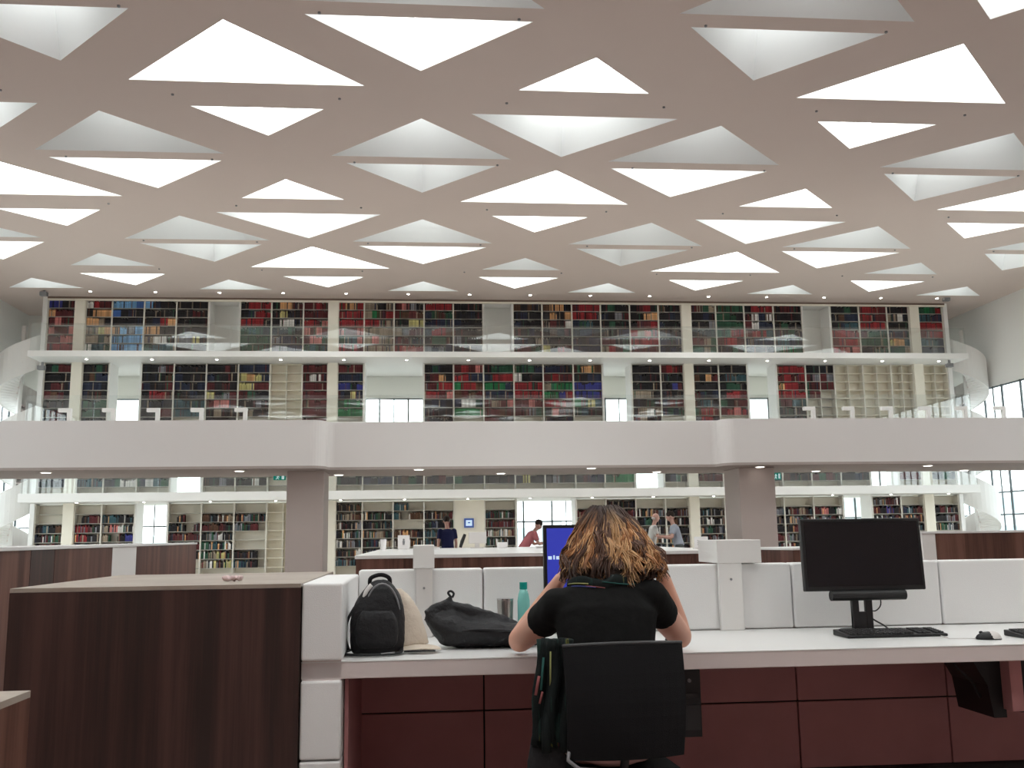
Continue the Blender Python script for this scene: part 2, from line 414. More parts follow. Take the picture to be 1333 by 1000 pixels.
for x0, x1 in ((-11.95, -11.6), (-3.4, -3.06), (9.17, 9.52), (17.74, 18.1)):
    struct(box('trim_%d' % n, 'cream', (x0, x1, 33.12, 33.95, 0, ZC))); n += 1
for x0, x1 in ((-13.0, -12.85), (19.05, 19.2)):
    struct(box('trim_%d' % n, 'white_paint', (x0, x1, 33.12, 33.95, 0, ZC))); n += 1
struct(box('trim_%d' % n, 'brown_trim', (-12.85, 19.1, 33.1, 33.18, ZC-.07, ZC))); n += 1
struct(box('trim_%d' % n, 'cream', (-12.85, 19.1, 33.1, 33.18, ZC-.13, ZC-.07))); n += 1
# lit reveals of the openings
for lv, ops in enumerate(OPEN):
    z0, z1, _ = LV[lv]
    for b in sorted(ops):
        x0, x1 = E[b]; w = MB()
        if b-1 not in ops: w.box(x0, x0+.05, YS, YS+.85, z0, z1+.05)
        if b+1 not in ops: w.box(x1-.05, x1, YS, YS+.85, z0, z1+.05)
        if lv == 3: w.box(x0, x1, YS, YS+.85, z1-.02, z1+.06)
        struct(w.build('trim_%d' % n, 'white_paint')); n += 1
    if lv == 3:
        for b in ops:
            x0, x1 = E[b]; struct(box('door_%d' % (list(sorted(ops)).index(b)+1), 'grey_paint', (x0+.05, x1-.05, YS+.8, YS+.84, z0, z1-.02)))

PAL = dict(R=(132, 38, 42), r=(84, 36, 38), B=(60, 92, 150), b=(40, 45, 64), k=(34, 31, 34), g=(44, 78, 60), G=(36, 108, 66), o=(195, 148, 104), y=(176, 168, 112),
           w=(205, 202, 198), t=(138, 124, 108), n=(84, 58, 44), p=(178, 108, 104), c=(110, 155, 196), T=(52, 80, 88), v=(52, 54, 120), m=(118, 118, 124))
CN = dict(R='red', r='dark red', B='blue', b='navy blue', k='black', g='dark green', G='bright green', o='tan', y='yellow', w='white', t='grey-brown', n='brown', p='pink',
          c='light blue', T='dark teal', v='violet blue', m='grey')
L3 = {0: 'vvkr orrr rprr prrp rrpp RRRR rrrr', 1: 'wRrr kooo ootk ttyo ttgt wTTg ....', 2: 'cccB Bkbk kkkk ocmc cccc cccc rkkk', 3: 'cbkk kkkk kbRo ookk twwk gTTT ....',
      4: 'kkkk kkrk kkkk kkkk mmyk kkkk kkkk', 6: 'kRRR kbRR RRRk gTgk gggg gggg ....', 7: 'koor kykk kwwk kkgk mbbk mmbb kkkk', 8: 'rrRr rrrr RRrp prpr rppg gTgT rrgg',
      9: 'RooR RRRR RRRR prrp gTTp RrRr ....', 10: 'ttkt tGrR RRtt tttt tptt tttt kkkt', 11: 'rpmk rnrn kkyy tmrr rrbT RppR ....', 12: 'RRRR bgrg bbbb bRRn kggk mbmb kkkk',
      13: 'kkkk kkkk bkkk kkkk mkkk kkkk ....', 15: 'nknk kbkk bkkk rkbk bbkt rrrg TTkk', 16: 'nook koko krkw knkr bkkk ykRr ....', 17: 'rRRR RRRR bgTk kbbk bkbb bbbb kkkk',
      18: 'kgkk bkmr kgkk kkkb rrkk tRrg ....', 19: 'krRk kkoo krrR RtpR RRRR rrrr rrrr', 20: 'nkkk kkbk bkkk kkkk bbkb bkbk ....', 21: 'rtgt kkbk kkkm kkkk rrtg ggtg tgtg',
      22: 'gggg gggk gggg ggRR rRRr kkgk ....', 23: 'kRRR rwbw rwbb rRRT bbbb bbbb kkbb', 24: 'krrk kkkk kgkk kkgk TTbk gGGg ....', 26: 'kkgk knbb kbTT RRRR rRRR RRpp rrrr',
      27: 'RRRr RRrr RRRR rggg gggg kkgg ....', 28: 'kkkk ttwk kkkk bbbb yooT gggt gggg', 29: 'gGgR TTbb RRRR rRRR TTTb bbmb kkbb'}
L2 = {0: 'kgrr kkkk krrk rnrk kkkk krrk krrk', 1: 'kkgk knbb bbbk bkrk gkgg gggk kkkk', 3: 'kkmr kkkn bkkr kRRr kkkk kkrr kkkk', 4: 'kkkk bkkk bbkb kkbk TTTT TTTT ....',
      5: 'kkrk bkkk rkrk ykmr rppr ktkk kkkk', 6: 'bbbb yoyb yyrr rgkk kkmk ktkk ....', 7: '.... .... .... .... .... .... ....', 8: 'rrrr rwwr rrrr rrrr rrrr rrrr rrrr',
      9: 'rrrr bbbb vvkv bkyb gGgG GGGG ....', 12: 'kgkk krok rrRR RRrp kbbk bkkk kkkk', 13: 'rRrp RRbb GRRn nrnr bwwg GGGG ....', 14: 'kggg bRRR GGGb bbbb rtrp rrnr rrkk',
      15: 'gggb wkkk RRRR RRRR rrpr rrmg ....', 16: 'bbbk rRrr tGGG GGvR RRRr kprk bkkb', 17: 'noon kkbb vvvv vvvv GgyT gTkk ....', 19: 'kkkk kkkk kkkk tttk kkgk ktwt rtkk',
      20: 'rRRr kkkk kkvr kkkk brrr bgbg ....', 21: 'kkkk nkor kkkk rbkb kTTk gRRr kRRk', 22: 'kkkk kTTT kggk kRRr gkrr rRpR ....', 24: 'RRRR rRrR oRRr RRRR rrTT kgkk kkkk',
      25: 'kkkk rmrm rrrr rr.. .... .... ....'}
L1b = {0: 'kkkk kkkk', 1: 'TTTT ....', 2: 'kgww gkgg', 3: 'bwTg ....', 5: 'kkmk kkkk', 6: 'kkwk ....', 7: '.... ....', 8: 'kkkk kkkk', 9: 'gkkk tkkk', 10: 'bkbb bbbb', 11: 'kngk ....',
       12: 'kkrk bmRR', 13: 'gkkk ....', 14: 'kkkk ....', 15: 'kykk ....', 16: 'kmkk kmmm', 17: 'krbb ....', 18: 'gGGG GGGG', 20: 'kbgk ....', 21: 'rrrr rrrr', 22: 'kkkk ....',
       23: 'kkkk kkkk', 24: 'nkkk ....', 25: 'rgrk rkbk', 26: 'kkbk ....', 28: 'rrrr rrrr', 29: 'kkgk ....'}
G0 = {0: '.... .... kTkn krgg kRRr nkkr ....', 1: '.... .krr RRrk RRkk vTkn kmkk ....', 2: '.... TTkk tpwk t.kv tpkk nkkk ....', 4: '.... .k.. kk.k rrrr kkkr nkkk ....', 5: '.... nknt rnrk kmwk gTkw gtyk tyky',
      6: '.... kmgk mgr. .... .... kkk. TTk.', 7: '.... .... .... .... .... .... ....', 8: '.... kkkk kkkk mkkk kmkk kkmk ....', 9: 'kkkn kttn wkkm kwkm wkmk kkkw TTTT', 10: '.... kggk kgkk kmtk kbkt kbkk mkkk',
      11: 'TT.. T.nn .... nonk nmnk kkmm kkkk', 12: '.... krnr kbkr TTbk TbkT bkkk kkkk', 14: '.... kkgk rrrr wtwt kgkk Tkmk kkkk', 17: '.... rkkn kkkm kTkk kkkk rkkk kkkk', 18: 'kkkk kbkr kkmk kkkk gkkr kkkk kkkk',
      19: '.... kkrm kgkk kkwk kbkk gkkk kkkk', 20: '.... kkrn knkk wkkk kbgk kkmk kkkk', 21: '.... kkkk kwkk kgkm kkmk kmgk kkkk', 22: '.... kkkk kkmk rkkk kmkk kkkk kkkk', 23: '.... kkkm rkkk kkkk mkkr kkkk kkkk', 24: '.... krtk kmkn krkm mkwk rkkk knkk',
      25: '.... rpkw kmrk kkmk nkkk kkkk kkkk', 27: 'kmrk rkvk kbkr kmkk kkkk kkkk kkkk', 28: '.... bTkr kkrk kmkk gkkk kkkk kkkk', 29: '.... krrk kkmr kgwk kkkk kkkk kkkk'}
def lower1(b):
    ks = 'kkkbgrnkTk'
    return ' '.join(''.join(random.choice(ks) for _ in range(4)) for _ in range(5))+' '+L1b[b]
CONT = [G0, {b: lower1(b) for b in L1b}, dict(L2), L3]
for b in (26, 27, 28, 29): CONT[2][b] = ' '.join(['....']*7)
side_cache = {}
shelf_cache = {}
def cached(cache, key, fn, m):
    if key not in cache:
        me = fn().mesh('part'); me.materials.append(M[m]); cache[key] = me
    return cache[key]
books = []
DP = .34
for lv in (3, 2, 1, 0):
    z0, z1, lname = LV[lv]; hgt = z1-z0
    bays = [b for b in range(30) if b not in OPEN[lv]]
    for num, b in enumerate(bays):
        x0, x1 = E[b]; x0 += .001; x1 -= .001; w = x1-x0
        if lv == 0 and b == 13: rows = None
        else: rows = CONT[lv].get(b, ' '.join(['....']*7)).split()
        allc = [c for r_ in (rows or []) for c in r_ if c != '.']
        if not rows: des = 'plain cream panel without shelves'
        elif not allc: des = 'cream shelves standing empty'
        else:
            top2 = sorted(set(allc), key=lambda c: -allc.count(c))[:2]
            des = 'mostly %s books' % ' and '.join(CN[c] for c in top2)
        e = tag(empty('bookcase', (x0, YS, z0)), 'cream bookcase, %s from left on the %s, %s' % (ordn[num], lname, des), 'bookcase', 'bookcases of the %s' % lname)
        link('back_panel', cached(side_cache, ('b', round(w, 3), round(hgt, 2)), lambda: MB().box(0, w, DP-.02, DP, 0, hgt), 'cream'), None, e)
        for xx in (0, w-.022):
            link('side_panel', cached(side_cache, ('s', round(hgt, 2)), lambda: MB().box(0, .022, -.01, DP, 0, hgt), 'shelf_edge'), None, e, (xx, 0, 0))
        if not rows:
            box('front_panel', 'cream', (.02, w-.02, .0, .02, 0, hgt), e); continue
        pitch = .305; top = hgt
        if lv == 0: pitch = .305; top = hgt-.02
        for i in range(8):
            zz = top-i*pitch
            if zz < .01: zz = .01
            link('shelf', cached(shelf_cache, (round(w, 3), bool(allc)), lambda: MB().box(.02, w-.02, .012, DP-.02, -.008, .008), 'shelf_dim' if allc else 'cream'), None, e, (0, 0, zz-.008))  # empty bays get paler shelves, the missing light put into the colour
        if not allc or (lv == 2 and b >= 25):
            link('divider', cached(side_cache, ('d', round(hgt, 2)), lambda: MB().box(-.01, .01, .02, DP-.02, .02, hgt-.02), 'shelf_edge'), None, e, (w/2, 0, 0))
        for i, rw in enumerate(rows):
            zz = z0+top-(i+1)*pitch+.002
            if zz < z0: continue
            q = (w-.05)/len(rw)
            for j, c in enumerate(rw):
                if c == '.': continue
                x = x0+.025+j*q; xe = x+q
                setc = random.random() < .75; hh = random.uniform(.235, .285); th = random.uniform(.028, .05); dd = random.uniform(.17, .24)
                while x < xe-.012:
                    if not setc or lv == 0: hh = random.uniform(.17, .27); th = random.uniform(.018, .05); dd = random.uniform(.15, .25)
                    t = min(th, xe-x); cc = c
                    rr = random.random()
                    if rr < .16: cc = random.choice('rnkbgtk')
                    elif lv == 0 and rr < .36: cc = random.choice('twmkrTno')
                    base = srgb(*PAL[cc]); f = random.uniform(.7, 1.3)
                    books.append((lv, b, i, cc, x, x+t*.96, zz, min(hh, pitch-.022), dd, tuple(min(1, u*f) for u in base), num, j)); x += t
random.seed(11)
# individual books: the widest-showing ones of the top and middle galleries
vis = [k for k in range(len(books)) if books[k][0] >= 2 and 6 <= books[k][1] <= 22 and books[k][2] < 6 and books[k][5]-books[k][4] > .034]
vis.sort(key=lambda k: -(books[k][5]-books[k][4])*books[k][7])
chosen = set(vis[:300])
def bookbox(mb, x0, x1, z, h, d, col, y=YS+.03):
    dc = tuple(u*.9 for u in col)
    mb.box(x0, x1, y, y+d, z, z+h, None, col)
    gold = tuple(min(1, u*1.5+.015) for u in col)
    # title bands standing proud of the spine
    mb.box(x0+.002, x1-.002, y-.002, y+.004, z+h*.72, z+h*.8, None, gold)
stuff = MB(); plain = MB()
for k, (lv, b, i, cc, x0, x1, z, h, d, col, num, j) in enumerate(books):
    if k in chosen:
        mb = MB(); cx = (x0+x1)/2; bookbox(mb, x0-cx, x1-cx, 0, h, d, col, 0)
        o = mb.build('book', 'book_cloth', loc=(cx, YS+.03, z))
        tag(o, '%s book, %s part of the %s shelf of the %s bookcase, %s' % (CN[cc], ('far left', 'middle left', 'middle right', 'far right')[j], ordn[i], ordn[num], LV[lv][2]), 'book', 'books in the galleries')
    else: bookbox(stuff, x0, x1, z, h, d, col)
tag(stuff.build('books', 'book_cloth'), 'the many other books filling the shelves of the four storey book wall', 'books', None, 'stuff')
# fallen / face-out light items on the shelves
# downlights
mat('downlight_soft', (1, 1, 1), .5, .2, emit=(1, .93, .84), estr=6)
def downlight(x, y, z, r, lab, grp, lens='downlight'):
    e = tag(empty('downlight', (x, y, z)), lab, 'ceiling light', grp)
    MB().tube([(0, 0, -.012), (0, 0, .0)], r, 14).build('rim', 'white_paint', e)
    MB().tube([(0, 0, -.018), (0, 0, -.012)], r*.75, 14).build('lens', lens, e)
for k in range(15):
    x = -11.2+k*2.115
    downlight(x, 32.35, ZC, .055, 'small round downlight above the top shelves, %s from the left' % ordn[k], 'downlights above the top gallery')
    downlight(x-.05, 32.5, 7.24, .055, 'small round downlight under the top gallery floor, %s from the left' % ordn[k], 'downlights under the top gallery')
    downlight(x-.1, 32.5, 2.50, .05, 'small round downlight under the lowest gallery floor, %s from the left' % ordn[k], 'downlights under the lowest gallery')
# glass railings
def railing(x0, x1, y, z0, h, lab):
    e = tag(empty('glass_railing', (x0, y, z0)), lab, 'railing', 'glass railings of the galleries')
    nn = int(round((x1-x0)/2.12)); w = (x1-x0)/nn
    pm = MB().box(.01, w-.01, -.008, .008, .0, h).mesh('glass_panel'); pm.materials.append(M['clear_glass'])
    for i in range(nn): link('glass_panel', pm, None, e, (i*w, 0, 0))
railing(-12.9, 19.15, 32.03, 7.431, .92, 'clear glass railing along the top gallery before the books')
railing(-12.9, 19.15, 32.03, 5.051, .9, 'clear glass railing along the middle gallery before the books')
railing(-12.9, 19.15, 32.03, 2.781, .9, 'clear glass railing along the lowest gallery, mostly behind the balcony')

# ------------------------------------------------------------------ balcony and its columns
xa, xb = -2.28, 6.95
def arc(cx, cy, r, a0, a1, k=8): return [(cx+r*cos(radians(a0+(a1-a0)*i/k)), cy+r*sin(radians(a0+(a1-a0)*i/k))) for i in range(k+1)]
fr_ = [(XL, 22.0)] + arc(xa-.35, 22.35, .35, -90, 0) + arc(xa+.15, 22.40, .15, 180, 90, 5) + arc(xb-.15, 22.40, .15, 90, 0, 5) + arc(xb+.35, 22.35, .35, 180, 270) + [(XR, 22.0)]
inn = [(x, y+.16) for x, y in fr_]
struct(MB().prism(fr_+list(reversed(inn)), 2.86, 3.9).build('trim_%d' % n, 'parapet')); n += 1
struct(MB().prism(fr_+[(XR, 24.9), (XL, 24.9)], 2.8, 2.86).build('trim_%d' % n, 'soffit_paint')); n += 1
struct(MB().prism([(x, y+.17) for x, y in fr_]+[(XR, 24.9), (XL, 24.9)], 2.861, 3.0).build('trim_%d' % n, 'gallery_floor')); n += 1
struct(box('trim_%d' % n, 'gallery_floor', (XL+.02, XR-.02, 22.17+.4, 24.88, 3.001, 3.05))); n += 1
cl = at(372, 680, 22.9).x; cr = at(421, 680, 22.9).x
struct(box('trim_%d' % n, 'column', (cl, cr, 22.9, 24.0, 0, 2.8), bevel=.02)); n += 1
cl = at(965, 680, 22.9).x; cr = at(1012, 680, 22.9).x
struct(box('trim_%d' % n, 'column', (cl, cr, 22.9, 24.1, 0, 2.8), bevel=.02)); n += 1
for i, (px, py) in enumerate(((60, 615), (309, 612), (441, 618), (545, 609), (652, 616), (773, 608), (855, 614), (997, 606), (1062, 613), (1214, 605), (1255, 612))):
    p = atz(px, py, 2.8)
    if p.y > 24.7: p = p*(24.6/p.y)
    if p.y < 22.6: p.y = 22.6
    downlight(p.x, p.y, 2.8, .13, 'round white downlight under the balcony, %s from the left' % ordn[i], 'downlights under the balcony', 'downlight_soft')
# tables and angular reading lamps on the balcony
def l_lamp(name, loc, h, arm, w, lab, grp, rz=0, mt='lamp_white', t=.07, ah=.09):
    e = tag(empty(name, loc, rz), lab, 'lamp', grp)
    box('post', mt, (-w/2, w/2, -t/2, t/2, 0, h), e, .004)
    a0, a1 = (-w/2-arm, w/2) if arm > 0 else (-w/2, w/2-arm)
    box('lamp_head', mt, (a0, a1, -t/2-.004, t/2+.004, h, h+ah), e, .006)
    return e
for side, xs in (('left', (-9.45+1.0*0, )), ):
    pass
lx = [at(p, 538, 22.75).x for p in (90, 147, 205, 262, 319)]
rx = [at(p, 536, 22.75).x for p in (1059, 1110, 1160, 1209, 1257, 1307)]
for nm, ls in (('left', lx), ('right', rx)):
    t = tag(empty('reading_table', ((min(ls)+max(ls))/2, 22.95, 3.05)), 'long white reading table behind the %s half of the balcony wall' % nm, 'table')
    w = max(ls)-min(ls)+.9
    box('tabletop', 'laminate', (-w/2, w/2, -.3, .3, .7, .74), t)
    for sx in (-1, 1):
        for sy in (-1, 1): box('leg', 'lam_edge', (sx*(w/2-.06)-.03, sx*(w/2-.06)+.03, sy*.25-.03, sy*.25+.03, 0, .7), t)
    for i, x in enumerate(ls):
        l_lamp('desk_lamp', (x, 22.78, 3.79), .40, .2, .09, 'white angular reading lamp on the %s balcony, %s from the left' % (nm, ordn[i]), 'angular lamps on the balcony', t=.09)
# exit signs
def exit_sign(p, w, h, lab):
    e = tag(empty('exit_sign', p), lab, 'sign', None)
    box('panel', 'green_sign', (-w/2, w/2, -.02, .02, -h/2, h/2), e)
    f = MB()
    # running figure and doorway
    f.ball((-w*.12, -.021, h*.25), (h*.09, .004, h*.09), 8)
    for a, b_ in (((-.12, .16), (-.16, -.1)), ((-.16, -.1), (-.30, -.22)), ((-.16, -.1), (-.04, -.22)), ((-.12, .1), (.0, .0)), ((-.12, .1), (-.26, .02))):
        f.tube([(a[0]*w, -.022, a[1]*h*1.4), (b_[0]*w, -.022, b_[1]*h*1.6)], h*.06, 6)
    f.box(w*.18, w*.38, -.024, -.02, -h*.36, h*.36)
    f.build('pictogram', 'sign_white', e)
exit_sign(at(364, 621.5, 24.6), .30, .14, 'green emergency exit sign with white running figure below the balcony')
exit_sign(at(1011, 620, 24.6), .22, .18, 'small green exit sign beside the right column under the balcony')
def camera_box(p, lab):
    e = tag(empty('wall_speaker', p), lab, 'fixture', 'small grey fixtures at the gallery ends')
    box('bracket', 'grey_trim', (-.03, .03, -.03, .03, 0, .14), e); box('housing', 'grey_trim', (-.13, .1, -.1, .08, -.12, .02), e, .02)
for k, (px, py) in enumerate(((58, 381), (55, 477), (1232, 388), (1236, 474))):
    camera_box(at(px, py, 32.3), 'small blue-grey fixture at the %s end of the %s gallery ceiling' % (('left', 'left', 'right', 'right')[k], ('top', 'middle', 'top', 'middle')[k]))

# ------------------------------------------------------------------ spiral stairs
def spiral(cx, cyy, sgn, lab, a_off):
    e = tag(empty('spiral_stair', (cx, cyy, 0)), lab, 'staircase')
    R, r0 = .72, .08; turns = 7.43/2.44; N = 40*3
    rise = 7.43/(turns*2*pi)
    z = 0
    MB().tube([(0, 0, 0), (0, 0, 8.6)], .07, 12).build('pole', 'white_paint', e, smooth=True)
    # solid helical balustrade
    v = []; f = []; K = 100
    for i in range(K+1):
        a = a_off+sgn*2*pi*turns*i/K; zz = 7.43*i/K
        ztop = min(zz+.95, 8.45); zb = max(zz-.22, .0)
        for rr, q in ((R, zb), (R, ztop), (R+.05, ztop), (R+.05, zb)): v.append((rr*cos(a), rr*sin(a), q))
    for i in range(K):
        for j in range(4):
            q = i*4; f.append((q+j, q+(j+1) % 4, q+4+(j+1) % 4, q+4+j))
    f.append((0, 1, 2, 3)); f.append(tuple(K*4+j for j in (3, 2, 1, 0)))
    me = bpy.data.meshes.new('balustrade'); me.from_pydata(v, [], f); me.update(); link('balustrade', me, 'white_paint', e, smooth=False)
    nst = 39; da = 2*pi*turns/nst
    sm = MB().prism([(r0*.5, -.06), (R, -da*.55*1), (R, da*.55), (r0*.5, .06)] if True else [], 0, .05)
    me = sm.mesh('step'); me.materials.append(M['lam_edge'])
    for i in range(nst):
        o = link('step', me, None, e, (0, 0, 7.43*(i+1)/nst-.05)); o.rotation_euler.z = a_off+sgn*(i+.5)*da
    # underside
    v = []; f = []
    for i in range(K+1):
        a = a_off+sgn*2*pi*turns*i/K; zz = 7.43*i/K-.2
        zz = max(zz, .01)
        v += [(.06*cos(a), .06*sin(a), zz), (R*cos(a), R*sin(a), zz), (R*cos(a), R*sin(a), zz+.05), (.06*cos(a), .06*sin(a), zz+.05)]
    for i in range(K):
        for j in range(4):
            q = i*4; f.append((q+j, q+(j+1) % 4, q+4+(j+1) % 4, q+4+j))
    me = bpy.data.meshes.new('soffit'); me.from_pydata(v, [], f); me.update(); link('soffit', me, 'white_paint', e)
    return e
spiral(19.97, 33.65, -1, 'white spiral stair with solid curved balustrade at the right end of the book wall', radians(200))
spiral(-13.77, 33.65, 1, 'white spiral stair with solid curved balustrade at the left end of the book wall', radians(-20))
for x0, x1 in ((-13.2, -12.95), (19.2, 19.4)):
    pass

# ------------------------------------------------------------------ counters in the hall
def slab_counter(name, p0, p1, depth, z, cap, lab, panels, mt='walnut_far', white_first=0):
    """wood fronted counter from p0 to p1 (xy), depth to the far side"""
    p0 = Vector((*p0, 0)); p1 = Vector((*p1, 0)); L = (p1-p0).length; d = p1-p0
    e = tag(empty(name, p0, math.atan2(d.y, d.x)), lab, 'counter')
    box('body', mt, (.012, L-.012, .03, depth-.02, .06, z-cap), e)
    box('plinth', 'dark_gap', (.05, L-.05, .06, depth-.05, 0, .06), e)
    x = 0
    for i, (w, kind) in enumerate(panels):
        w = w*L
        if kind == 'w': tag(box('end_panel', 'lamp_white', (x, x+w, 0, .04, .06, z-cap), e, .004), 'white panel')
        elif kind == 'd': box('wood_panel', 'walnut', (x+.004, x+w-.004, .0, .03, .06, z-cap), e)  # darker wood paints the shadow of a recess in the front
        else: box('wood_panel', mt, (x+.004, x+w-.004, .0, .03, .06, z-cap), e)
        x += w
    box('worktop', 'laminate', (-.01, L+.01, -.01, depth, z-cap, z), e, .004)
    return e, L
# left long counter running away from the viewer
a = at(0, 712, 5.6); b_ = at(256, 703, 12)
q0 = a+(a-b_)*(1.2/6.4); LL = (b_-q0).length
def frac(px):                                # where the sight line of pixel column px meets the counter front
    d = ray(px, 712); e1 = b_-q0
    t = (q0.x*d.y-q0.y*d.x)/(e1.y*d.x-e1.x*d.y)
    return t
cuts = [0]+[frac(p_) for p_ in (41, 72, 147, 178)]+[1]
slab_counter('service_counter', (q0.x, q0.y), (b_.x, 12), .7, 1.2, .022, 'long walnut counter with thin white top receding on the left',
             [(cuts[i+1]-cuts[i], 'pdpwp'[i]) for i in range(5)])
# right counter
a = at(1200, 692, 8.6); 
slab_counter('service_counter', (a.x, 8.6), (a.x+3.6, 8.6), .7, a.z, .022, 'high walnut counter with white end behind the right end of the desk', [(.035, 'w'), (.25, 'p'), (.25, 'p'), (.25, 'p'), (.215, 'p')])
# central counter: straight front and a slanting right wing
a = at(463, 723.5, 14); b_ = at(960, 716, 14)
e, L = slab_counter('reception_counter', (a.x, 14), (b_.x, 14), 8.0, a.z, .05, 'wide white-topped reception counter with walnut front behind the desk divider', [(1/8, 'p')]*8)
zc = a.z
a2 = at(962, 713, 14); b2 = at(1043, 715, 12.6)
slab_counter('reception_counter', (b_.x+.05, 14.0), (b2.x, 12.9), 2.2, zc+.03, .03, 'short slanting walnut counter wing left of the black monitor', [(.5, 'p'), (.5, 'p')])
# things on the reception counter
def sign_stand(px0, px1, py0, py1, Y, lab, fig=True):
    p = at((px0+px1)/2, py1, Y); w = (px1-px0)*Y/F; h = (py1-py0)*Y/F
    e = tag(empty('sign_stand', (p.x, Y, zc)), lab, 'sign')
    box('board', 'paper', (-w/2, w/2, -.01, .01, .02, h), e); box('foot', 'lamp_grey', (-w/2, w/2, -.08, .12, 0, .02), e)
    if fig:
        f = MB(); f.ball((0, -.013, h*.68), (h*.07, .004, h*.08), 8); f.tube([(0, -.013, h*.6), (0, -.013, h*.32)], [h*.09, h*.06], 8); f.build('printed_figure', 'grey_trim', e)
    else:
        f = MB()
        for k in range(3): f.box(-w*.3, w*(.1+.1*k), -.0125, -.0105, h*(.35+.16*k), h*(.39+.16*k))
        f.build('printed_lines', 'grey_trim', e)
sign_stand(518, 533, 696, 714, 20.5, 'white upright sign card with a small dark figure on reception counter')
sign_stand(904, 922, 697, 713, 15.2, 'white upright sign card standing right of the man in light blue', False)
def cup(px, Y, w, h, lab, m='paper', cat='cup'):
    p = at(px, 712, Y); MBb = MB().tube([(0, 0, 0), (0, 0, h)], [w*.4, w*.5], 14)
    tag(MBb.build('paper_cup', m, loc=(p.x, Y, zc), smooth=False), lab, cat)
cup(499, 19.8, .13, .22, 'white cup on the left end of the reception counter')
p = at(654, 710, 20.5); tag(box('paper_box', 'paper', (-.1, .1, -.08, .08, 0, .12), None, .01, loc=(p.x, 20.5, zc)), 'small white box on the counter left of the pink-shirted person', 'box')
p = at(620, 710, 20.8)
e = tag(empty('computer', (p.x, 20.8, zc)), 'white desktop computer seen from behind on the reception counter', 'computer')
box('screen', 'lamp_grey', (-.16, .22, -.02, .02, .1, .34), e, .01); box('stand', 'lamp_grey', (-.03, .07, 0, .06, .02, .12), e); box('base', 'lamp_grey', (-.12, .15, -.05, .14, 0, .02), e)
MB().tube([(-.34, 0, .02), (-.30, 0, .15), (-.24, 0, .3)], [.03, .04, .03], 8).build('handset', 'black_plastic', e)
for px, w, lab in ((556, .5, 'white stack of papers on the counter behind the left lamp'), (708, .45, 'flat sheets of paper in front of the pink-shirted person')):
    p = at(px, 713, 20); o = MB()
    for k in range(4): o.box(-w/2, w/2, -.15, .15, k*.012, k*.012+.01, Matrix.Rotation((k-1.5)*.05, 4, 'Z'))
    tag(o.build('paper_stack', 'paper', loc=(p.x, 19.5, zc)), lab, 'papers')
# blue framed screen on the blank panel
p = at(610.5, 681, 33.15)
e = tag(empty('wall_screen', (p.x, 33.17, p.z)), 'small blue-framed screen hung on the blank panel between bookcases', 'screen')
box('frame', 'blue_panel', (-.17, .17, -.04, .0, -.16, .16), e, .02); box('display', 'page_glow', (-.105, .105, -.045, -.04, -.095, .095), e)
MB().box(-.04, .04, -.047, -.045, -.01, .03).build('icon', 'blue_panel', e)

# ------------------------------------------------------------------ people in the background
def hand(mb, wrist, dirv, palm_n, r=.024, curl=.5, side=1):
    """palm, four unequal curled fingers and a thumb leaving the side of the palm"""
    d = Vector(dirv).normalized(); nrm = Vector(palm_n); nrm = (nrm-d*nrm.dot(d)).normalized(); s = d.cross(nrm)*side
    w = Vector(wrist); pc = w+d*.085
    mb.tube([w, w+d*.03, w+d*.075, w+d*.095], [(.024, .02), (.036, .016), (.041, .015), (.036, .012)], 10, up=nrm)
    for k, ln in enumerate((.068, .078, .073, .058)):
        o = w+d*.085+s*(.030-.020*k); a1 = d; p1 = o+a1*ln*.45; a2 = (d*cos(curl)+nrm*sin(curl)).normalized(); p2 = p1+a2*ln*.32
        a3 = (d*cos(curl*2)+nrm*sin(curl*2)).normalized(); p3 = p2+a3*ln*.25
        mb.tube([o-d*.02, o, p1, p2, p3], [.009, .0095, .009, .008, .006], 8)
    o = w+d*.03+s*.03; a1 = (d*.7+s*.7).normalized(); p1 = o+a1*.035; a2 = (d*.85+s*.2+nrm*.4).normalized()
    mb.tube([o-a1*.02, o, p1, p1+a2*.03], [.012, .012, .0105, .007], 8)
def head(mb, c, m3, r=.1):
    c = Vector(c)
    mb.ball(c, (.075, .095, .11), 16, m3)
    mb.ball(c+m3 @ Vector((0, .045, -.055)), (.05, .05, .055), 12, m3)           # jaw
    mb.ball(c+m3 @ Vector((0, .1, -.015)), (.012, .02, .022), 8, m3)            # nose
    mb.ball(c+m3 @ Vector((0, .088, -.05)), (.022, .012, .008), 8, m3)          # mouth
    for sx in (-1, 1):
        mb.ball(c+m3 @ Vector((sx*.077, 0, -.01)), (.012, .02, .03), 8, m3)     # ears
        mb.ball(c+m3 @ Vector((sx*.03, .085, .012)), (.014, .01, .008), 8, m3)  # brow / lids
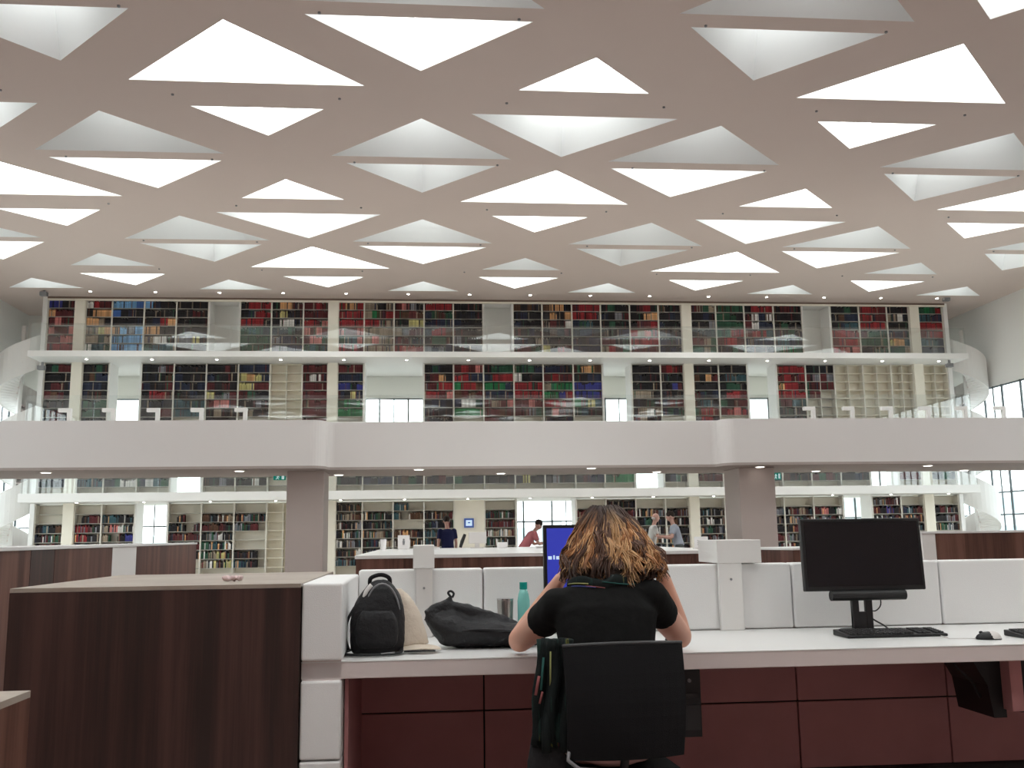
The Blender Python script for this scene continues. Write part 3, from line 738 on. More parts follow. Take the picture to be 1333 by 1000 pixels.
def person(px, Y, facing, lab, shirt, trousers, hair, lean=0, arms='down', hgt=1.72, bald=False):
    base = at(px, 712, Y); k = hgt/1.72
    e = tag(empty('person', (base.x, Y, 0), facing), lab, 'person'); e.scale = (k, k, k)
    # local frame: faces +Y
    L = radians(lean); up = Vector((0, sin(L), cos(L))); hip = Vector((0, 0, .93)); nk = hip+up*.50; hc = nk+Vector((0, sin(L*.8)*.2+.02, cos(L*.8)*.19))
    m3 = Matrix.Rotation(-L*.9, 3, 'X')
    bd = MB(); head(bd, hc, m3)
    bd.tube([nk-up*.06, nk, hc-Vector((0, 0, .03))], [.07, .052, .05], 12)
    bd.tube([hip, hip+up*.25, nk-up*.06], [(.14, .10), (.13, .09), (.16, .09)], 14, up=(0, 1, 0))
    sh = MB().tube([hip-up*.04, hip+up*.1, hip+up*.25, hip+up*.4, nk-up*.02], [(.165, .125), (.155, .12), (.165, .12), (.185, .115), (.09, .075)], 16, up=(0, 1, 0))
    tr_ = MB().ball(hip, (.16, .12, .12), 14); sho = MB()
    for sx in (-1, 1):
        s0 = nk-up*.07+Vector((sx*.18, 0, 0))
        if arms == 'down': el = s0+Vector((sx*.05, -.02, -.29)); wr = el+Vector((0, .05, -.24)); dv = (0, .1, -1)
        elif arms == 'front': el = s0+Vector((sx*.06, .08, -.26)); wr = el+Vector((-sx*.06, .22, .04)); dv = (-sx*.1, 1, .1)
        else: el = s0+Vector((sx*.06, .10, -.24)); wr = el+Vector((-sx*.03, .2, -.10)); dv = (0, 1, -.2)
        bd.tube([s0, (s0+el)/2, el], [.052, .045, .037], 10); bd.tube([el, (el+wr)/2, wr], [.037, .036, .024], 10); hand(bd, wr, dv, (0, 0, -1), side=sx)
        sh.ball(s0, .072, 10); sh.tube([s0, s0+(el-s0)*.65], [.068, .062], 12)
        kn = Vector((sx*.10, .03, .50)); ft = Vector((sx*.11, -.02, .09))
        bd.tube([hip+Vector((sx*.09, 0, 0)), kn, ft], [.08, .055, .04], 10)
        tr_.tube([hip+Vector((sx*.08, 0, 0)), hip+Vector((sx*.09, 0, -.12)), kn, ft+Vector((0, 0, -.02))], [.10, .098, .068, .062], 12)
        sho.tube([(sx*.11, -.07, .045), (sx*.11, .05, .045), (sx*.115, .17, .03)], [(.045, .045), (.05, .045), (.04, .028)], 10)
    organic(bd, 'body', 'skin_pale', e, .014, 3)
    organic(sh, 'shirt', shirt, e, .016, 3); organic(tr_, 'trousers', trousers, e, .018, 3); organic(sho, 'shoes', 'dark_plastic', e, .015, 2)
    if not bald:
        hm = MB().ball(hc+m3 @ Vector((0, -.014, .034)), (.090, .104, .098), 16, m3); organic(hm, 'hair', hair, e, .012, 2, .006, .03)
    else:
        hm = MB().ball(hc+m3 @ Vector((0, -.03, -.03)), (.083, .078, .045), 14, m3); organic(hm, 'hair', 'lamp_grey', e, .012, 2)
    return e
person(583, 24.5, radians(15), 'person in dark navy clothes standing before the bookcase beside the blue screen', 'navy_cloth', 'black_cloth', 'dark_hair', 8, 'down', 1.74)
person(681, 24.0, radians(-80), 'person in a pink top bending over the counter before the bright window', 'pink_cloth', 'grey_cloth', 'dark_hair', 36, 'front', 1.72)
person(848, 25.5, radians(-95), 'bald person in a white shirt standing behind the seated woman\'s hair', 'white_cloth', 'navy_cloth', 'dark_hair', 10, 'front', 1.78, True)
person(884, 23.2, radians(80), 'dark-haired person in a light blue shirt looking down at something held', 'lightblue_cloth', 'grey_cloth', 'dark_hair', 14, 'front', 1.78)

# ------------------------------------------------------------------ the white desk
DY0, DY1, DZ = 4.03, 4.86, .74
xl = at(393, 800, 3.97).x; xp = at(446, 800, 3.97).x; XE = 4.6
desk = tag(empty('desk', (0, DY0, 0)), 'long white study desk with red-brown back panels beneath, running to the right edge', 'desk')
def dbox(nm, m, b, **k): return box(nm, m, (b[0], b[1], b[2]-DY0, b[3]-DY0, b[4], b[5]), desk, **k)
top = MB().box(xl, XE, DY0-.05-DY0, DY1-DY0, DZ-.068, DZ-.004); top.build('edge_band', 'lam_edge', desk, bevel=.004)
dbox('desktop', 'laminate', (xl, XE, DY0-.052, DY1, DZ-.004, DZ), bevel=0)
seams = [at(463, 900, 4.9).x, at(630, 900, 4.88).x]
pw = .79; sx0 = seams[1]
xs = [seams[0], sx0, sx0+pw, sx0+2*pw, sx0+3*pw, sx0+4*pw, sx0+5*pw]
for i in range(len(xs)-1):
    o1 = dbox('modesty_panel', 'red_brown', (xs[i]+.004, xs[i+1]-.004, 4.88, 4.90, .385, DZ-.07), bevel=.002)
    dbox('modesty_panel', 'red_brown', (xs[i]+.004, xs[i+1]-.004, 4.88, 4.90, .06, .377), bevel=.002)
dbox('plinth', 'dark_gap', (seams[0]-.02, XE, 4.84, 4.9, 0, .058))  # added dark strip, stands in for the dark floor below the panels
dbox('carcass', 'dark_gap', (seams[0]-.02, XE, 4.901, 4.925, .03, DZ-.07))
dbox('side_board', 'red_brown', (xp+.005, xp+.02, DY0+.03, 4.9, .05, DZ-.07))
box('bracket', 'red_brown', (at(1313, 900, 4.25).x, at(1329, 900, 4.25).x, .2, .6, .42, DZ-.07), desk, .002)
# upholstered divider panels behind the desktop
dv = tag(empty('desk_divider', (0, 4.86, 0)), 'row of white upholstered divider panels rising behind the desktop', 'divider')
zt = 1.066
for i in range(len(xs)-1):
    x0 = xs[i]+.003 if i else xp+.001
    MB().box(x0, xs[i+1]-.003, 0, .10, DZ-.02 if False else DZ+.001, zt).build('padded_panel', 'leather', dv, bevel=.014, seg=4, smooth=False)
MB().box(xp+.02, XE, .072, .088, .05, DZ).build('core', 'lam_edge', dv)
# padded end of the desk
ep = tag(empty('desk_end', (xl, 3.96, 0)), 'white padded desk end beside the dark walnut cabinet', 'panel')
w = xp-xl
for z0, z1 in ((.745, 1.046), (.372, .668), (.04, .366)):
    MB().box(0, w, 0, .93 if z1 > 1 else .9, z0, z1).build('padded_panel', 'leather', ep, bevel=.012, seg=4)
MB().box(.004, w-.004, .02, .9, .668, .745).build('rail', 'lam_edge', ep)
# ------------------------------------------------------------------ walnut cabinets at the left
x0 = at(13, 765, 3.95).x; x1 = xl-.004
cb = tag(empty('cabinet', (x0, 3.95, 0)), 'large dark walnut cabinet with a pale wood top at the front left', 'cabinet')
box('front_panel', 'walnut', (0, x1-x0, 0, .02, .0, 1.03), cb)
box('body', 'walnut', (0, x1-x0, .021, 1.36, 0, 1.03), cb)
box('top', 'pale_top', (0, x1-x0, 0, 1.36, 1.031, 1.047), cb)
xr = at(40, 899, 3.15).x
lc = tag(empty('bench', (xr, 3.15, 0)), 'low walnut-sided bench cut off by the left bottom corner of the photo', 'bench')
zb = at(40, 899, 3.15).z
box('body', 'walnut_far', (-.9, 0, -1.3, 0, 0, zb-.02), lc); box('top', 'pale_top', (-.9, 0, -1.3, 0, zb-.02, zb), lc)
# crumpled tissue
p = atz(330, 751, 1.047)
t = MB()
for k in range(7): t.ball((random.uniform(-.035, .035), random.uniform(-.02, .02), .012), (.016, .014, .012), 8)
o = organic(t, 'tissue', 'tissue', None, .005, 1, .010, .012); o.location = (p.x, 4.25, 1.049)
tag(o, 'crumpled pink tissue lying on the pale cabinet top', 'tissue')

# ------------------------------------------------------------------ lamps on the desk
def desk_lamp(px0, px1, Y, ztop, armx, army, lab, mt, dot):
    a = at(px0, 780, Y); b = at(px1, 780, Y); w = b.x-a.x
    e = tag(empty('desk_lamp', (a.x, Y, DZ+.001)), lab, 'lamp', 'angular lamps on the desk')
    h = zt-DZ+.004
    box('post', mt, (0, w, -.035, .0-.004, 0, h), e, .003)
    box('lamp_head', 'lamp_white', (armx[0], armx[1], -.04, army, h, ztop-DZ), e, .004)
    MB().tube([(w*.5, -.041, dot), (w*.5, -.034, dot)], .006, 10).build('screw', 'grey_trim', e)
a = at(700, 713, 4.8).z
desk_lamp(541, 563, 4.855, 1.182, (-.012, .092), .3, 'grey-posted angular lamp behind the black bags', 'lamp_grey', .235)
desk_lamp(935, 965, 4.855, 1.186, (-.008, .222), .3, 'white angular lamp with wide head between the woman and the black monitor', 'lamp_white', .25)

# ------------------------------------------------------------------ monitors, keyboards, mice
def monitor(p, w, h, rz, lab, screen='black_screen', tilt=0, bar=True):
    """p: point on the desk below the screen"""
    e = tag(empty('monitor', p, rz), lab, 'monitor')
    lift = .20
    sc_ = MB().box(-w/2, w/2, -.022, .014, 0, h).build('casing', 'black_plastic', e, bevel=.006)
    sc_.location = (0, 0, lift); sc_.rotation_euler.x = tilt
    pn = MB().box(-w/2+.016, w/2-.016, -.0235, -.0215, .022, h-.016).build('screen', screen, e); pn.location = (0, 0, lift); pn.rotation_euler.x = tilt
    if bar:
        MB().tube([(-.18, -.03, 0), (.185, -.03, 0)], .024, 14).build('speaker_bar', 'black_plastic', e, (0, 0, lift-.02))
    st = MB().box(-.055, -.022, .02, .045, .015, lift+.05).box(.012, .045, .02, .045, .015, lift+.05).box(-.055, .045, .022, .044, .015, .10).box(-.055, .045, .022, .044, lift-.02, lift+.08)
    st.build('stand', 'dark_plastic', e, bevel=.004)
    MB().tube([(0, .07, .0), (0, .07, .014)], .095, 28).build('base', 'dark_plastic', e)
    MB().tube(smooth_path([(.03, .04, lift+.01), (.09, .05, lift-.02), (.10, .05, lift-.07), (.07, .05, lift-.10), (.03, .05, lift-.09)]), .003, 6).build('cable', 'black_plastic', e, smooth=True)
    MB().tube(smooth_path([(.03, .05, .08), (.07, .06, .055), (.12, .08, .03), (.16, .1, .006)]), .004, 6).build('cable', 'black_plastic', e, smooth=True)
    return e
tl = at(1045, 675, 4.5); br = at(1205, 768, 4.5)
monitor((at(1126, 780, 4.52).x, 4.52, DZ+.001), tl.x*0+(at(1203, 720, 4.5).x-at(1047, 720, 4.5).x), tl.z-br.z-.005, radians(0), 'switched-off black monitor with a speaker bar standing on the white desk', tilt=radians(-3))
wl = at(708, 740, 4.52).x
e = monitor((wl+.23, 4.54, DZ+.001), .46, .33, 0, 'monitor with a glowing blue screen in front of the seated woman', 'blue_screen', bar=False)
e2 = MB()
for k, (a, b) in enumerate(((0, .03), (.035, .05), (.055, .085), (.09, .1))): e2.box(-.23+.02+a*.7, -.23+.02+b*.7-.003, -.0245, -.0237, .17, .185+.004*(k % 2))
o = e2.build('screen_text', 'page_glow', e); o.location = (0, 0, .2)
def keyboard(cx, cyy, rz, lab, w=.45, d=.15):
    e = tag(empty('keyboard', (cx, cyy, DZ+.001), rz), lab, 'keyboard')
    m = MB(); m.v = [(-w/2, -d/2, .0), (w/2, -d/2, .0), (w/2, d/2, .0), (-w/2, d/2, .0), (-w/2, -d/2, .012), (w/2, -d/2, .012), (w/2, d/2, .026), (-w/2, d/2, .026)]
    m.f = [(0, 3, 2, 1), (4, 5, 6, 7), (0, 1, 5, 4), (1, 2, 6, 5), (2, 3, 7, 6), (3, 0, 4, 7)]
    m.build('body', 'black_plastic', e, bevel=.004)
    km = MB().box(-.0078, .0078, -.0078, .0078, 0, .008).mesh('key'); km.materials.append(M['dark_plastic'])
    for r in range(6):
        for c in range(22):
            if c in (15, 19) : continue
            y = -d/2+.02+r*.0205; z = .0115+(y+d/2)/d*.014
            link('key', km, None, e, (-w/2+.022+c*(w-.044)/21, y, z))
    return e
ka = atz(1158, 822, .76); keyboard(ka.x, ka.y, 0, 'black full-size keyboard lying before the black monitor', .475, .165)
kb = atz(1345, 823, .76); keyboard(kb.x+.13, kb.y, 0, 'black keyboard cut off by the right edge of the photo', .45, .15)
def mouse(cx, cyy, rz, lab, top='lamp_grey'):
    e = tag(empty('mouse', (cx, cyy, DZ+.001), rz), lab, 'mouse')
    m = MB().ball((0, 0, 0), (.031, .055, .034), 18); me = m.mesh('shell')
    for v in me.vertices: v.co.z = max(v.co.z, -.0)
    link('shell', me, 'black_plastic', e, smooth=True)
    m = MB().ball((0, -.017, .003), (.030, .037, .033), 18); me = m.mesh('cover')
    for v in me.vertices: v.co.z = max(v.co.z, .004)
    link('cover', me, top, e, smooth=True)
    MB().ball((0, .03, .03), (.003, .009, .006), 8).build('wheel', 'dark_plastic', e)
    return e
ma = atz(1287, 832, .742); e = mouse(ma.x, ma.y, radians(75), 'black and grey computer mouse lying beside the keyboard at the right')
tag(MB().tube([(ma.x-.05, ma.y+.01, DZ+.004), (ma.x-.1, ma.y+.03, DZ+.004), (ma.x-.16, ma.y+.04, DZ+.004), (ka.x+.24, ka.y+.085, DZ+.004)], .002, 6).build('mouse_cable', 'lamp_grey', smooth=True), 'thin pale cable running from the mouse to the keyboard', 'cable')
mb_ = atz(881, 834, .742); mouse(mb_.x, mb_.y, radians(60), 'white-topped mouse lying on the desk beside the woman\'s right elbow', 'lamp_white')
# computers hung under the desk
def tower(x, y, z0, w, h, d, lab):
    e = tag(empty('computer_tower', (x, y, z0)), lab, 'computer')
    box('casing', 'black_plastic', (-w/2, w/2, -.02+.02, d, 0, h), e, .004); box('front_plate', 'dark_plastic', (-w/2+.008, w/2-.008, -.006, 0, .03, h*.45), e)
    box('drive_bay', 'black_screen', (-w/2+.012, w/2-.012, -.006, 0, h*.55, h*.62), e)
    MB().tube([(0, -.008, h*.8), (0, 0, h*.8)], .008, 10).build('power_button', 'grey_trim', e)
    box('bracket', 'black_plastic', (-w/2-.008, w/2+.008, .1, .14, -.01, h+.02), e)
    return e
a = at(900, 960, 4.2); tower(a.x, 4.2, a.z, .1, .655-a.z, .45, 'black computer tower hung under the desk right of the chair')
a = at(1268, 930, 4.3)
e = tag(empty('computer_tower', (at(1300, 900, 4.3).x, 4.3, 0)), 'dark computer holder under the right end of the desk', 'computer')
z1 = DZ-.075; z0 = at(1290, 935, 4.3).z
pm = MB(); pm.v = [(-.13, 0, z1), (.03, 0, z1), (.03, 0, z0), (-.03, 0, z0), (-.05, 0, z1-.14), (-.13, .3, z1), (.03, .3, z1), (.03, .3, z0), (-.03, .3, z0), (-.05, .3, z1-.14)]
pm.f = [(0, 4, 3, 2, 1), (5, 6, 7, 8, 9), (0, 1, 6, 5), (1, 2, 7, 6), (2, 3, 8, 7), (3, 4, 9, 8), (4, 0, 5, 9)]
pm.build('holder', 'black_plastic', e); box('casing', 'black_plastic', (.10, .22, 0, .4, z0+.02, z1), e, .003)
MB().tube([(-.2, .05, z1), (-.17, .04, z1-.06), (-.10, .04, z1-.13), (-.06, .05, z1-.2)], .006, 8).build('cable', 'black_plastic', e, smooth=True)

# ------------------------------------------------------------------ bags, hat, cup, bottle
def sup(cx, cy_, z, a, b, n=2.6, k=28):
    out = []
    for i in range(k):
        t = 2*pi*i/k; c, s = cos(t), sin(t)
        out.append((cx+a*abs(c)**(2/n)*(1 if c > 0 else -1), cy_+b*abs(s)**(2/n)*(1 if s > 0 else -1), z))
    return out
# backpack
p = at(491, 850, 4.18)
bp_ = tag(empty('backpack', (p.x, 4.22, DZ+.001)), 'black backpack standing upright at the left end of the desk', 'backpack')
b = MB(); rings = []
for z, a, d, ox in ((.0, .098, .07, -.0), (.012, .112, .082, 0), (.06, .118, .088, 0), (.13, .117, .086, .0), (.19, .108, .08, .003), (.235, .09, .07, .006), (.27, .066, .054, .010), (.294, .042, .036, .012), (.304, .018, .016, .012)):
    rings.append(sup(ox, 0, z, a, d, 2.5))
b.loft(rings); organic(b, 'bag_body', 'black_nylon', bp_, .008, 3, .004, .05)
b = MB(); rings = []
for z, a, d in ((.03, .07, .02), (.05, .085, .03), (.10, .09, .034), (.15, .082, .03), (.18, .06, .018)): rings.append(sup(.0, -.078, z, a, d, 2.6))
b.loft(rings); organic(b, 'front_pocket', 'black_nylon', bp_, .006, 2, .003, .04)
MB().tube([(.02+.075*cos(t), -.045-.02*sin(t), .14+.15*sin(t)) for t in [pi*i/16 for i in range(17)]], .004, 6).build('zip', 'grey_trim', bp_, smooth=True)
MB().tube(smooth_path([(-.035, .0, .285), (-.03, -.01, .312), (.01, -.012, .325), (.045, -.005, .312), (.05, 0, .285)]), (.009), 8, sq=.5).build('handle', 'black_nylon', bp_, smooth=True)
tag(MB().tube(smooth_path([(-.055, -.05, .235), (-.045, -.055, .262), (-.025, -.05, .285)]), .009, 8, sq=.4).build('reflective_tab', 'lamp_white', bp_, smooth=True), 'white tab')
MB().tube(smooth_path([(-.10, -.02, .02), (-.135, -.05, .012), (-.12, -.10, .008), (-.05, -.125, .008), (.03, -.125, .008), (.09, -.10, .010), (.105, -.05, .02)]), .009, 8, sq=.6).build('strap', 'black_nylon', bp_, smooth=True)
MB().tube([(.02, -.132, .012), (.075, -.118, .014)], .006, 8, sq=.5).build('buckle', 'grey_trim', bp_, smooth=True)
MB().tube(smooth_path([(-.10, .02, .19), (-.13, .0, .13), (-.135, -.02, .07), (-.12, -.03, .02)]), .010, 8, sq=.5).build('strap', 'black_nylon', bp_, smooth=True)
# beige cap leaning on the backpack, brim on the desk
p = at(548, 850, 4.2)
cp = tag(empty('cap', (p.x, 4.24, DZ+.001)), 'beige peaked cap leaning between the two black bags', 'cap')
b = MB(); rings = []
for i in range(8):
    t = i/7; z = .03+.235*t; a = .095*sqrt(max(0.02, 1-(t*.96)**2.2)); rings.append(sup(-.06-.05*t, .02, z, a, .07*sqrt(max(.03, 1-t*t*.95)), 2.2))
b.loft(rings); organic(b, 'crown', 'beige_cloth', cp, .008, 4, .007, .06)
bm_ = MB(); top_ = []; bot = []
N = 18
pts = [(-.075, -.09), (.02, -.105), (.055, -.095), (.085, -.05), (.07, .02), (-.07, .03)]
bm_.prism([(x, y) for x, y in pts], 0, .006)
bm_.v = [(x, y, z+.010+ (.03 if x < 0 and y > -.05 else 0) + .012*(1-abs(x)/.1)) for x, y, z in bm_.v]
bm_.build('brim', 'beige_cloth', cp, bevel=.003, smooth=True)
MB().tube([(-.07, -.092, .012), (.02, -.107, .014), (.06, -.095, .012)], .0035, 6).build('piping', 'black_nylon', cp, smooth=True)
# soft black bag
p = at(620, 850, 4.2)
sb = tag(empty('shoulder_bag', (p.x+.015, 4.36, DZ+.001)), 'soft black bag lying slumped on the desk left of the woman', 'bag')
b = MB()
b.tube([(-.225, .0, .145), (-.19, 0, .12), (-.13, 0, .085), (-.05, 0, .065), (.06, 0, .058), (.18, 0, .050), (.27, .0, .040)], [(.018, .03), (.06, .045), (.095, .080), (.11, .068), (.12, .062), (.115, .052), (.06, .035)], 16, up=(0, 0, 1))
b.tube([(-.22, .0, .13), (-.17, 0, .165), (-.13, 0, .19), (-.115, 0, .222)], [.035, .032, .022, .007], 12)
b.tube([(-.14, 0, .185), (-.04, 0, .150), (.06, 0, .118), (.17, 0, .095)], [.02, .032, .034, .02], 12)
organic(b, 'bag_body', 'black_nylon', sb, .008, 3, .010, .07)
b = MB().tube(smooth_path([(-.13, -.075, .07), (-.02, -.11, .085), (.1, -.12, .082), (.2, -.10, .07)]), .006, 8, sq=.6); b.build('strap', 'black_nylon', sb, smooth=True)
b = MB().tube(smooth_path([(-.115, 0, .215), (-.13, .0, .235), (-.118, .0, .243), (-.105, 0, .232), (-.112, 0, .215)]), .005, 8); b.build('handle_loop', 'black_nylon', sb, smooth=True)
# steel cup, teal bottle
p = at(658, 810, 4.62)
e = tag(empty('steel_cup', (p.x, 4.62, DZ+.001)), 'brushed steel cup standing behind the soft black bag', 'cup')
MB().tube([(0, 0, 0), (0, 0, .186)], [.032, .039], 24).build('body', 'steel', e, smooth=False); MB().tube([(0, 0, .184), (0, 0, .190)], .040, 24).build('rim', 'chrome', e)
p = at(682, 810, 4.6)
e = tag(empty('water_bottle', (p.x, 4.6, DZ+.001)), 'pale teal drinking bottle with a green cap beside the steel cup', 'bottle')
MB().tube([(0, 0, 0), (0, 0, .005), (0, 0, .18), (0, 0, .21), (0, 0, .235)], [.026, .029, .029, .024, .016], 20).build('body', 'teal_bottle', e, smooth=True)
MB().tube([(0, 0, .233), (0, 0, .265)], .0185, 20).build('cap', 'teal_cap', e)

# ------------------------------------------------------------------ chair and seated woman
cx = at(808, 900, 3.42).x
ch = tag(empty('office_chair', (cx, 3.62, 0), radians(4)), 'black mesh-backed office chair the woman sits on', 'chair')
hw = .215; zb0, zb1 = .462, .843
# backrest: slightly curved panel
v = []; f = []; NX, NZ = 14, 8
for j in range(NZ+1):
    for i in range(NX+1):
        u = i/NX*2-1; t = j/NZ; wv = hw*(1-.04*(1-t)); z = zb0+(zb1-zb0)*t-.008*(u*u)*(t)-.012*(1-t)*(1-u*u)*0
        v.append((u*wv, -.24+.045*(u*u)*.9-.03*sin(t*pi), z))
nfront = len(v); v += [(x, y+.022, z) for x, y, z in v]
W1 = NX+1
for j in range(NZ):
    for i in range(NX):
        a_ = j*W1+i; f.append((a_, a_+1, a_+W1+1, a_+W1)); f.append((nfront+a_, nfront+a_+W1, nfront+a_+W1+1, nfront+a_+1))
for i in range(NX): f.append((i, nfront+i, nfront+i+1, i+1)); a_ = NZ*W1+i; f.append((a_, a_+1, nfront+a_+1, nfront+a_))
for j in range(NZ): a_ = j*W1; f.append((a_, a_+W1, nfront+a_+W1, nfront+a_)); a_ = j*W1+NX; f.append((a_, nfront+a_, nfront+a_+W1, a_+W1))
me = bpy.data.meshes.new('backrest'); me.from_pydata(v, [], f); me.update(); link('backrest', me, 'black_mesh', ch)
MB().tube([(hw*u, -.24+.045*u*u*.9+.010, zb1-.008*u*u+.004) for u in [i/8-1 for i in range(17)]], .0075, 8).build('top_rail', 'dark_plastic', ch, smooth=True)
MB().box(-.23, .23, -.12, .24, .34, .40).build('seat', 'black_cloth', ch, bevel=.02, seg=3)
MB().tube([(0, -.215, .60), (0, -.205, .5), (0, -.13, .36), (0, 0, .35)], .016, 10).build('back_support', 'black_plastic', ch, smooth=True)
tag(MB().tube([(-hw*.93, -.2, .50), (-hw*.97, -.21, .465), (-hw*.80, -.22, .437), (-hw*.5, -.22, .43)], .007, 8).build('side_bar', 'grey_trim', ch, smooth=True), 'grey bar')
MB().tube([(0, 0, .08), (0, 0, .35)], [.03, .025], 14).build('column', 'chrome', ch, smooth=True)
for k in range(5):
    a = 2*pi*k/5+.3; l_ = MB().tube([(0, 0, .09), (.28*cos(a), .28*sin(a), .065)], [.028, .018], 10).build('leg', 'black_plastic', ch, smooth=True)
    MB().tube([(.28*cos(a)-.015*sin(a), .28*sin(a)+.015*cos(a), .03), (.28*cos(a)+.015*sin(a), .28*sin(a)-.015*cos(a), .03)], .029, 14).build('castor', 'black_plastic', l_)

def wp(px, py, Y): return at(px, py, Y)
wo = tag(empty('person', (0, 0, 0)), 'woman with bushy light brown hair and black t-shirt sitting at the desk', 'person')
cxw = wp(788, 800, 3.66).x
# joints in world space
nk = Vector((cxw+.005, 3.74, 1.035)); hc = Vector((wp(791, 712, 3.9).x, 3.90, 1.20))
hipc = Vector((cxw, 3.60, .525))
shL = Vector((wp(728, 792, 3.70).x, 3.70, .955)); shR = Vector((wp(845, 786, 3.70).x, 3.71, .985))
elL = wp(676, 822, 4.06); elR = wp(885, 812, 4.06)
elL.z = DZ+.055; elR.z = DZ+.055
wrL = wp(731, 752, 4.02); wrR = wp(863, 748, 4.02)
m3 = Matrix.Rotation(radians(-24), 3, 'X')
body = MB(); head(body, hc, m3)
body.tube([nk-Vector((0, .03, .07)), nk, hc-Vector((0, .02, .05))], [.075, .055, .055], 14)
body.tube([hipc, hipc+Vector((0, -.01, .2)), Vector((cxw, 3.66, .93)), nk], [(.14, .10), (.125, .095), (.16, .09), (.07, .06)], 16, up=(0, 1, 0))
for sh_, el, wr, sx in ((shL, elL, wrL, -1), (shR, elR, wrR, 1)):
    body.tube([sh_, sh_.lerp(el, .5), el], [.060, .058, .050], 14)
    d_ = wr-el
    body.ball(el, .048, 12)
    body.tube([el, el+d_*.25, el+d_*.6, wr], [.048, .048, .039, .027], 14)
    hd = (hc+Vector((sx*.09, .03, -.02))-wr).normalized()
    hand(body, wr-hd*.005, hd, (-sx, 0, 0), curl=.3, side=sx)
for sx in (-1, 1):
    kn = Vector((cxw+sx*.12, 4.12, .53)); ft = Vector((cxw+sx*.12, 4.18, .1))
    body.tube([hipc+Vector((sx*.09, 0, -.02)), kn], [.085, .06], 14); body.tube([kn, ft], [.058, .038], 12); body.tube([ft, ft+Vector((0, .14, -.05))], [.035, .028], 10)
organic(body, 'body', 'skin', wo, .0085, 4)
shirt = MB()
shirt.tube([Vector((cxw-.005, 3.60, .60)), Vector((cxw, 3.61, .70)), Vector((cxw, 3.64, .82)), Vector((cxw+.002, 3.67, .92)), Vector((cxw+.004, 3.71, .99)), nk+Vector((0, 0, -.005))],
           [(.165, .12), (.165, .12), (.182, .12), (.20, .112), (.165, .09), (.075, .07)], 22, up=(0, 1, 0))
for sh_, el in ((shL, elL), (shR, elR)):
    shirt.ball(sh_, (.075, .07, .07), 14); shirt.tube([sh_, sh_.lerp(el, .42)], [.073, .067], 16)
    shirt.tube([sh_, Vector((cxw, 3.70, 1.0))], [.062, .07], 12)
organic(shirt, 't_shirt', 'black_cloth', wo, .009, 5, .004, .09)
tr2 = MB().ball(hipc+Vector((0, 0, -.02)), (.185, .15, .11), 16)
for sx in (-1, 1): tr2.tube([hipc+Vector((sx*.09, 0, -.03)), Vector((cxw+sx*.12, 4.05, .53))], [.10, .078], 14)
organic(tr2, 'shorts', 'rose_cloth', wo, .012, 3)
# hair: an inner mass and many wavy strands falling from the crown
hb = MB(); rings = []
def hr(t):    # radius profile from crown (0) to ends (1)
    return .055+.180*min(1, t*1.02)**.75
K = 26
for i in range(11):
    t = i/10; z = 1.325-.27*t; y = 3.95-.16*t
    rings.append([(hc.x+.0+(hr(t)-.035)*cos(2*pi*k/K)*(1.0)*(1-.12*(t > .9)), y+(hr(t)*.66-.02)*sin(2*pi*k/K), z+.012*sin(k*1.7)) for k in range(K)])
hb.loft(rings[::-1]); hm = organic(hb, 'hair_mass', 'dark_hair', wo, .012, 3, .010, .05)
hm.name = 'hair'
random.seed(5); st = MB()
for g_ in range(330):                        # locks of wavy hair
    az = random.uniform(0, 2*pi)
    if g_ % 3: az = random.uniform(-pi*1.02, pi*.02)        # denser on the back of the head
    lay = random.random()**.6; t0 = random.uniform(0, .22)*random.random(); tmax = random.uniform(.72, 1.05) if lay < .6 else random.uniform(.55, 1.0)
    ph = random.uniform(0, 6.28); wl_ = random.uniform(7, 17); am = random.uniform(.006, .019); spread = random.uniform(-.3, .3); tone = random.random()
    dga = math.degrees(az) % 360
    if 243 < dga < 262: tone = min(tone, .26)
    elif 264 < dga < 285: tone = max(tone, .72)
    ns = 9; crl = random.uniform(-.03, .02)
    for s_i in range(ns):
        da = random.gauss(0, .045); dr = random.gauss(0, .035); dph = random.gauss(0, .5); dt = random.uniform(-.04, .03); sh_t = random.uniform(.75, 1.2)
        pts = []; cols = []; n_ = 12
        for k in range(n_):
            t = t0+(tmax+dt-t0)*k/(n_-1); a = az+spread*t+da*(1-.5*t)
            r = hr(t)*(.80+.22*lay+dr)-.012+crl*max(0, t-.6); z = 1.345-.285*t-.02*(1-lay)
            wob = am*(.15+t)
            x = hc.x+r*cos(a)*(1-.10*max(0, t-.8)*5)+wob*sin(wl_*t+ph+dph*t)+random.gauss(0, .0008)
            y = 3.955-.17*t+r*.70*sin(a)+wob*cos(wl_*t+ph*1.3+dph*t); z += wob*.6*sin(wl_*t*1.2+ph*2)
            pts.append((x, y, z))
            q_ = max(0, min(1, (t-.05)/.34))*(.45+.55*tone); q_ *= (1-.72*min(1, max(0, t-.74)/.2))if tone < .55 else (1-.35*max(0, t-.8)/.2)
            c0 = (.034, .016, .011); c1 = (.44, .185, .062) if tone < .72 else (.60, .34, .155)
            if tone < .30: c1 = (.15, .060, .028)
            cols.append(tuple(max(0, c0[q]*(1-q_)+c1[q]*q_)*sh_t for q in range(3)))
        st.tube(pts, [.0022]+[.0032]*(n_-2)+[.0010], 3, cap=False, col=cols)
st.build('hair', 'hair_strands', wo, smooth=True)
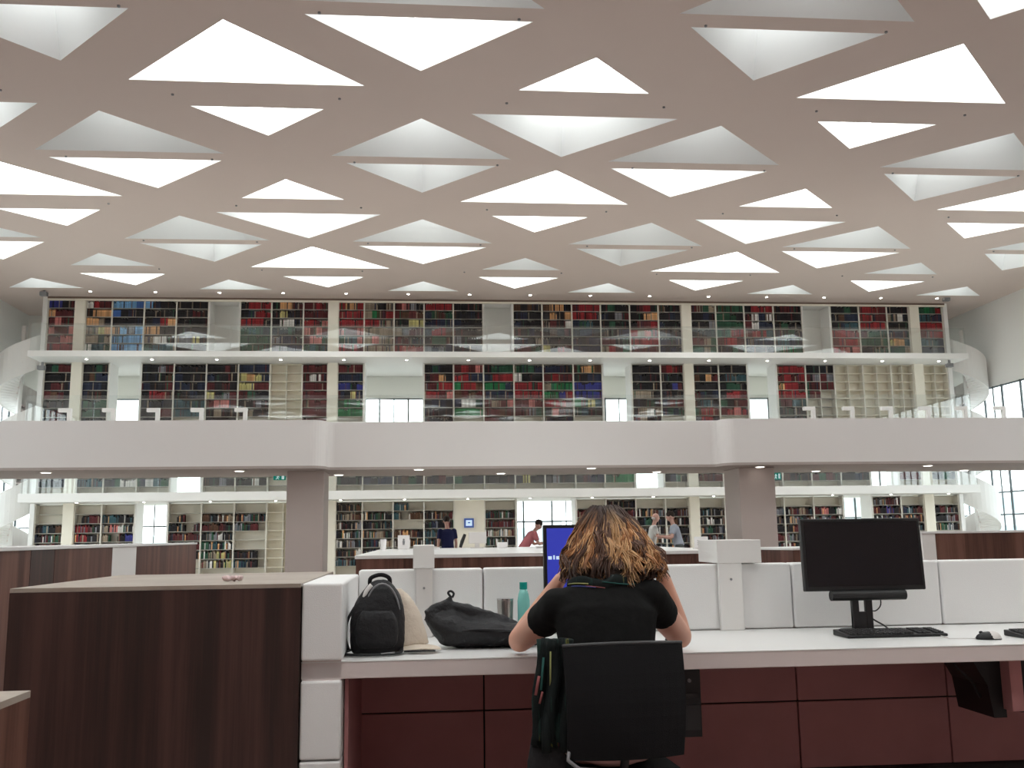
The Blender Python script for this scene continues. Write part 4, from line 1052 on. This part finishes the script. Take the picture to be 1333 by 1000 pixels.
# scarf round the neck and its tail over the left of the chair: a thing she wears
sc = tag(empty('scarf', (0, 0, 0)), 'dark scarf with coloured stripes round the neck, its end hanging left of the chair', 'scarf')
mb = MB()
ring = [(nk.x+.125*cos(a), nk.y-.005+.095*sin(a), nk.z+.008+.010*sin(2*a)+(.012 if cos(a) > 0 else -.01)) for a in [2*pi*i/28 for i in range(29)]]
mb.tube(ring, [(.016+.004*sin(i*1.3), .022+.004*cos(i*1.1)) for i in range(29)], 12, cap=False); mb.build('neck_loop', 'scarf_cloth', sc, smooth=True)
def stripe(pts, r, col, nm='stripe'):
    if col not in M: mat(col, dict(stripe_yellow=(.24, .25, .10), stripe_blue=(.10, .12, .36), stripe_pink=(.26, .09, .09), stripe_teal=(.03, .10, .09))[col], .9, .1)
    MB().tube(pts, r, 8, sq=.5).build(nm, col, sc, smooth=True)
def ringp(a0, a1, dz, r=1.0, k=9):
    return [(nk.x+.142*r*cos(radians(a0+(a1-a0)*i/k)), nk.y-.005+.112*r*sin(radians(a0+(a1-a0)*i/k)), nk.z+dz+.010*sin(2*radians(a0+(a1-a0)*i/k))) for i in range(k+1)]
stripe(ringp(198, 240, -.004), .006, 'stripe_yellow'); stripe(ringp(196, 252, -.014), .005, 'stripe_blue')
stripe(ringp(236, 266, -.012), .004, 'stripe_pink'); stripe(ringp(200, 228, -.022), .005, 'stripe_yellow'); stripe(ringp(262, 330, .010), .004, 'stripe_teal')
# tail in folds
random.seed(3)
tail = MB()
for k in range(9):
    x = at(698+k*4.6, 900, 3.5).x; ph = k*1.3
    pts = [(x+.030*(1-t)*(1 if k < 9 else 1)*(.6)+.006*sin(t*9+ph)-.012*t, 3.47+.02*sin(ph)+.012*cos(t*7+ph), .86-(.36+.02*sin(ph*2))*t) for t in [i/12 for i in range(13)]]
    tail.tube(pts, [(.016, .012)]*13, 8)
tail.build('hanging_end', 'scarf_cloth', sc, smooth=True)
stripe([(at(702, 905, 3.45).x, 3.445, at(702, 880, 3.45).z), (at(697, 905, 3.45).x, 3.445, at(697, 905, 3.45).z)], .005, 'stripe_pink')
stripe([(at(708, 890, 3.45).x, 3.445, .80), (at(704, 900, 3.45).x, 3.445, .69)], .004, 'stripe_teal')
stripe([(at(717, 880, 3.45).x, 3.443, .82), (at(716, 905, 3.45).x, 3.443, .66)], .003, 'stripe_yellow')
stripe([(at(706, 905, 3.45).x, 3.443, .685), (at(702, 915, 3.45).x, 3.443, .645)], .004, 'stripe_pink')
# dark bag hanging from the left of the chair below the scarf
hb_ = MB()
p = at(712, 975, 3.5)
hb_.loft([sup(p.x, 3.52, z, a, b, 3) for z, a, b in ((.20, .04, .03), (.22, .065, .045), (.32, .072, .05), (.44, .068, .045), (.53, .05, .03))])
o = organic(hb_, 'handbag', 'black_nylon', None, .009, 3, .005, .06)
tag(o, 'dark bag hanging low at the left side of the office chair', 'bag')
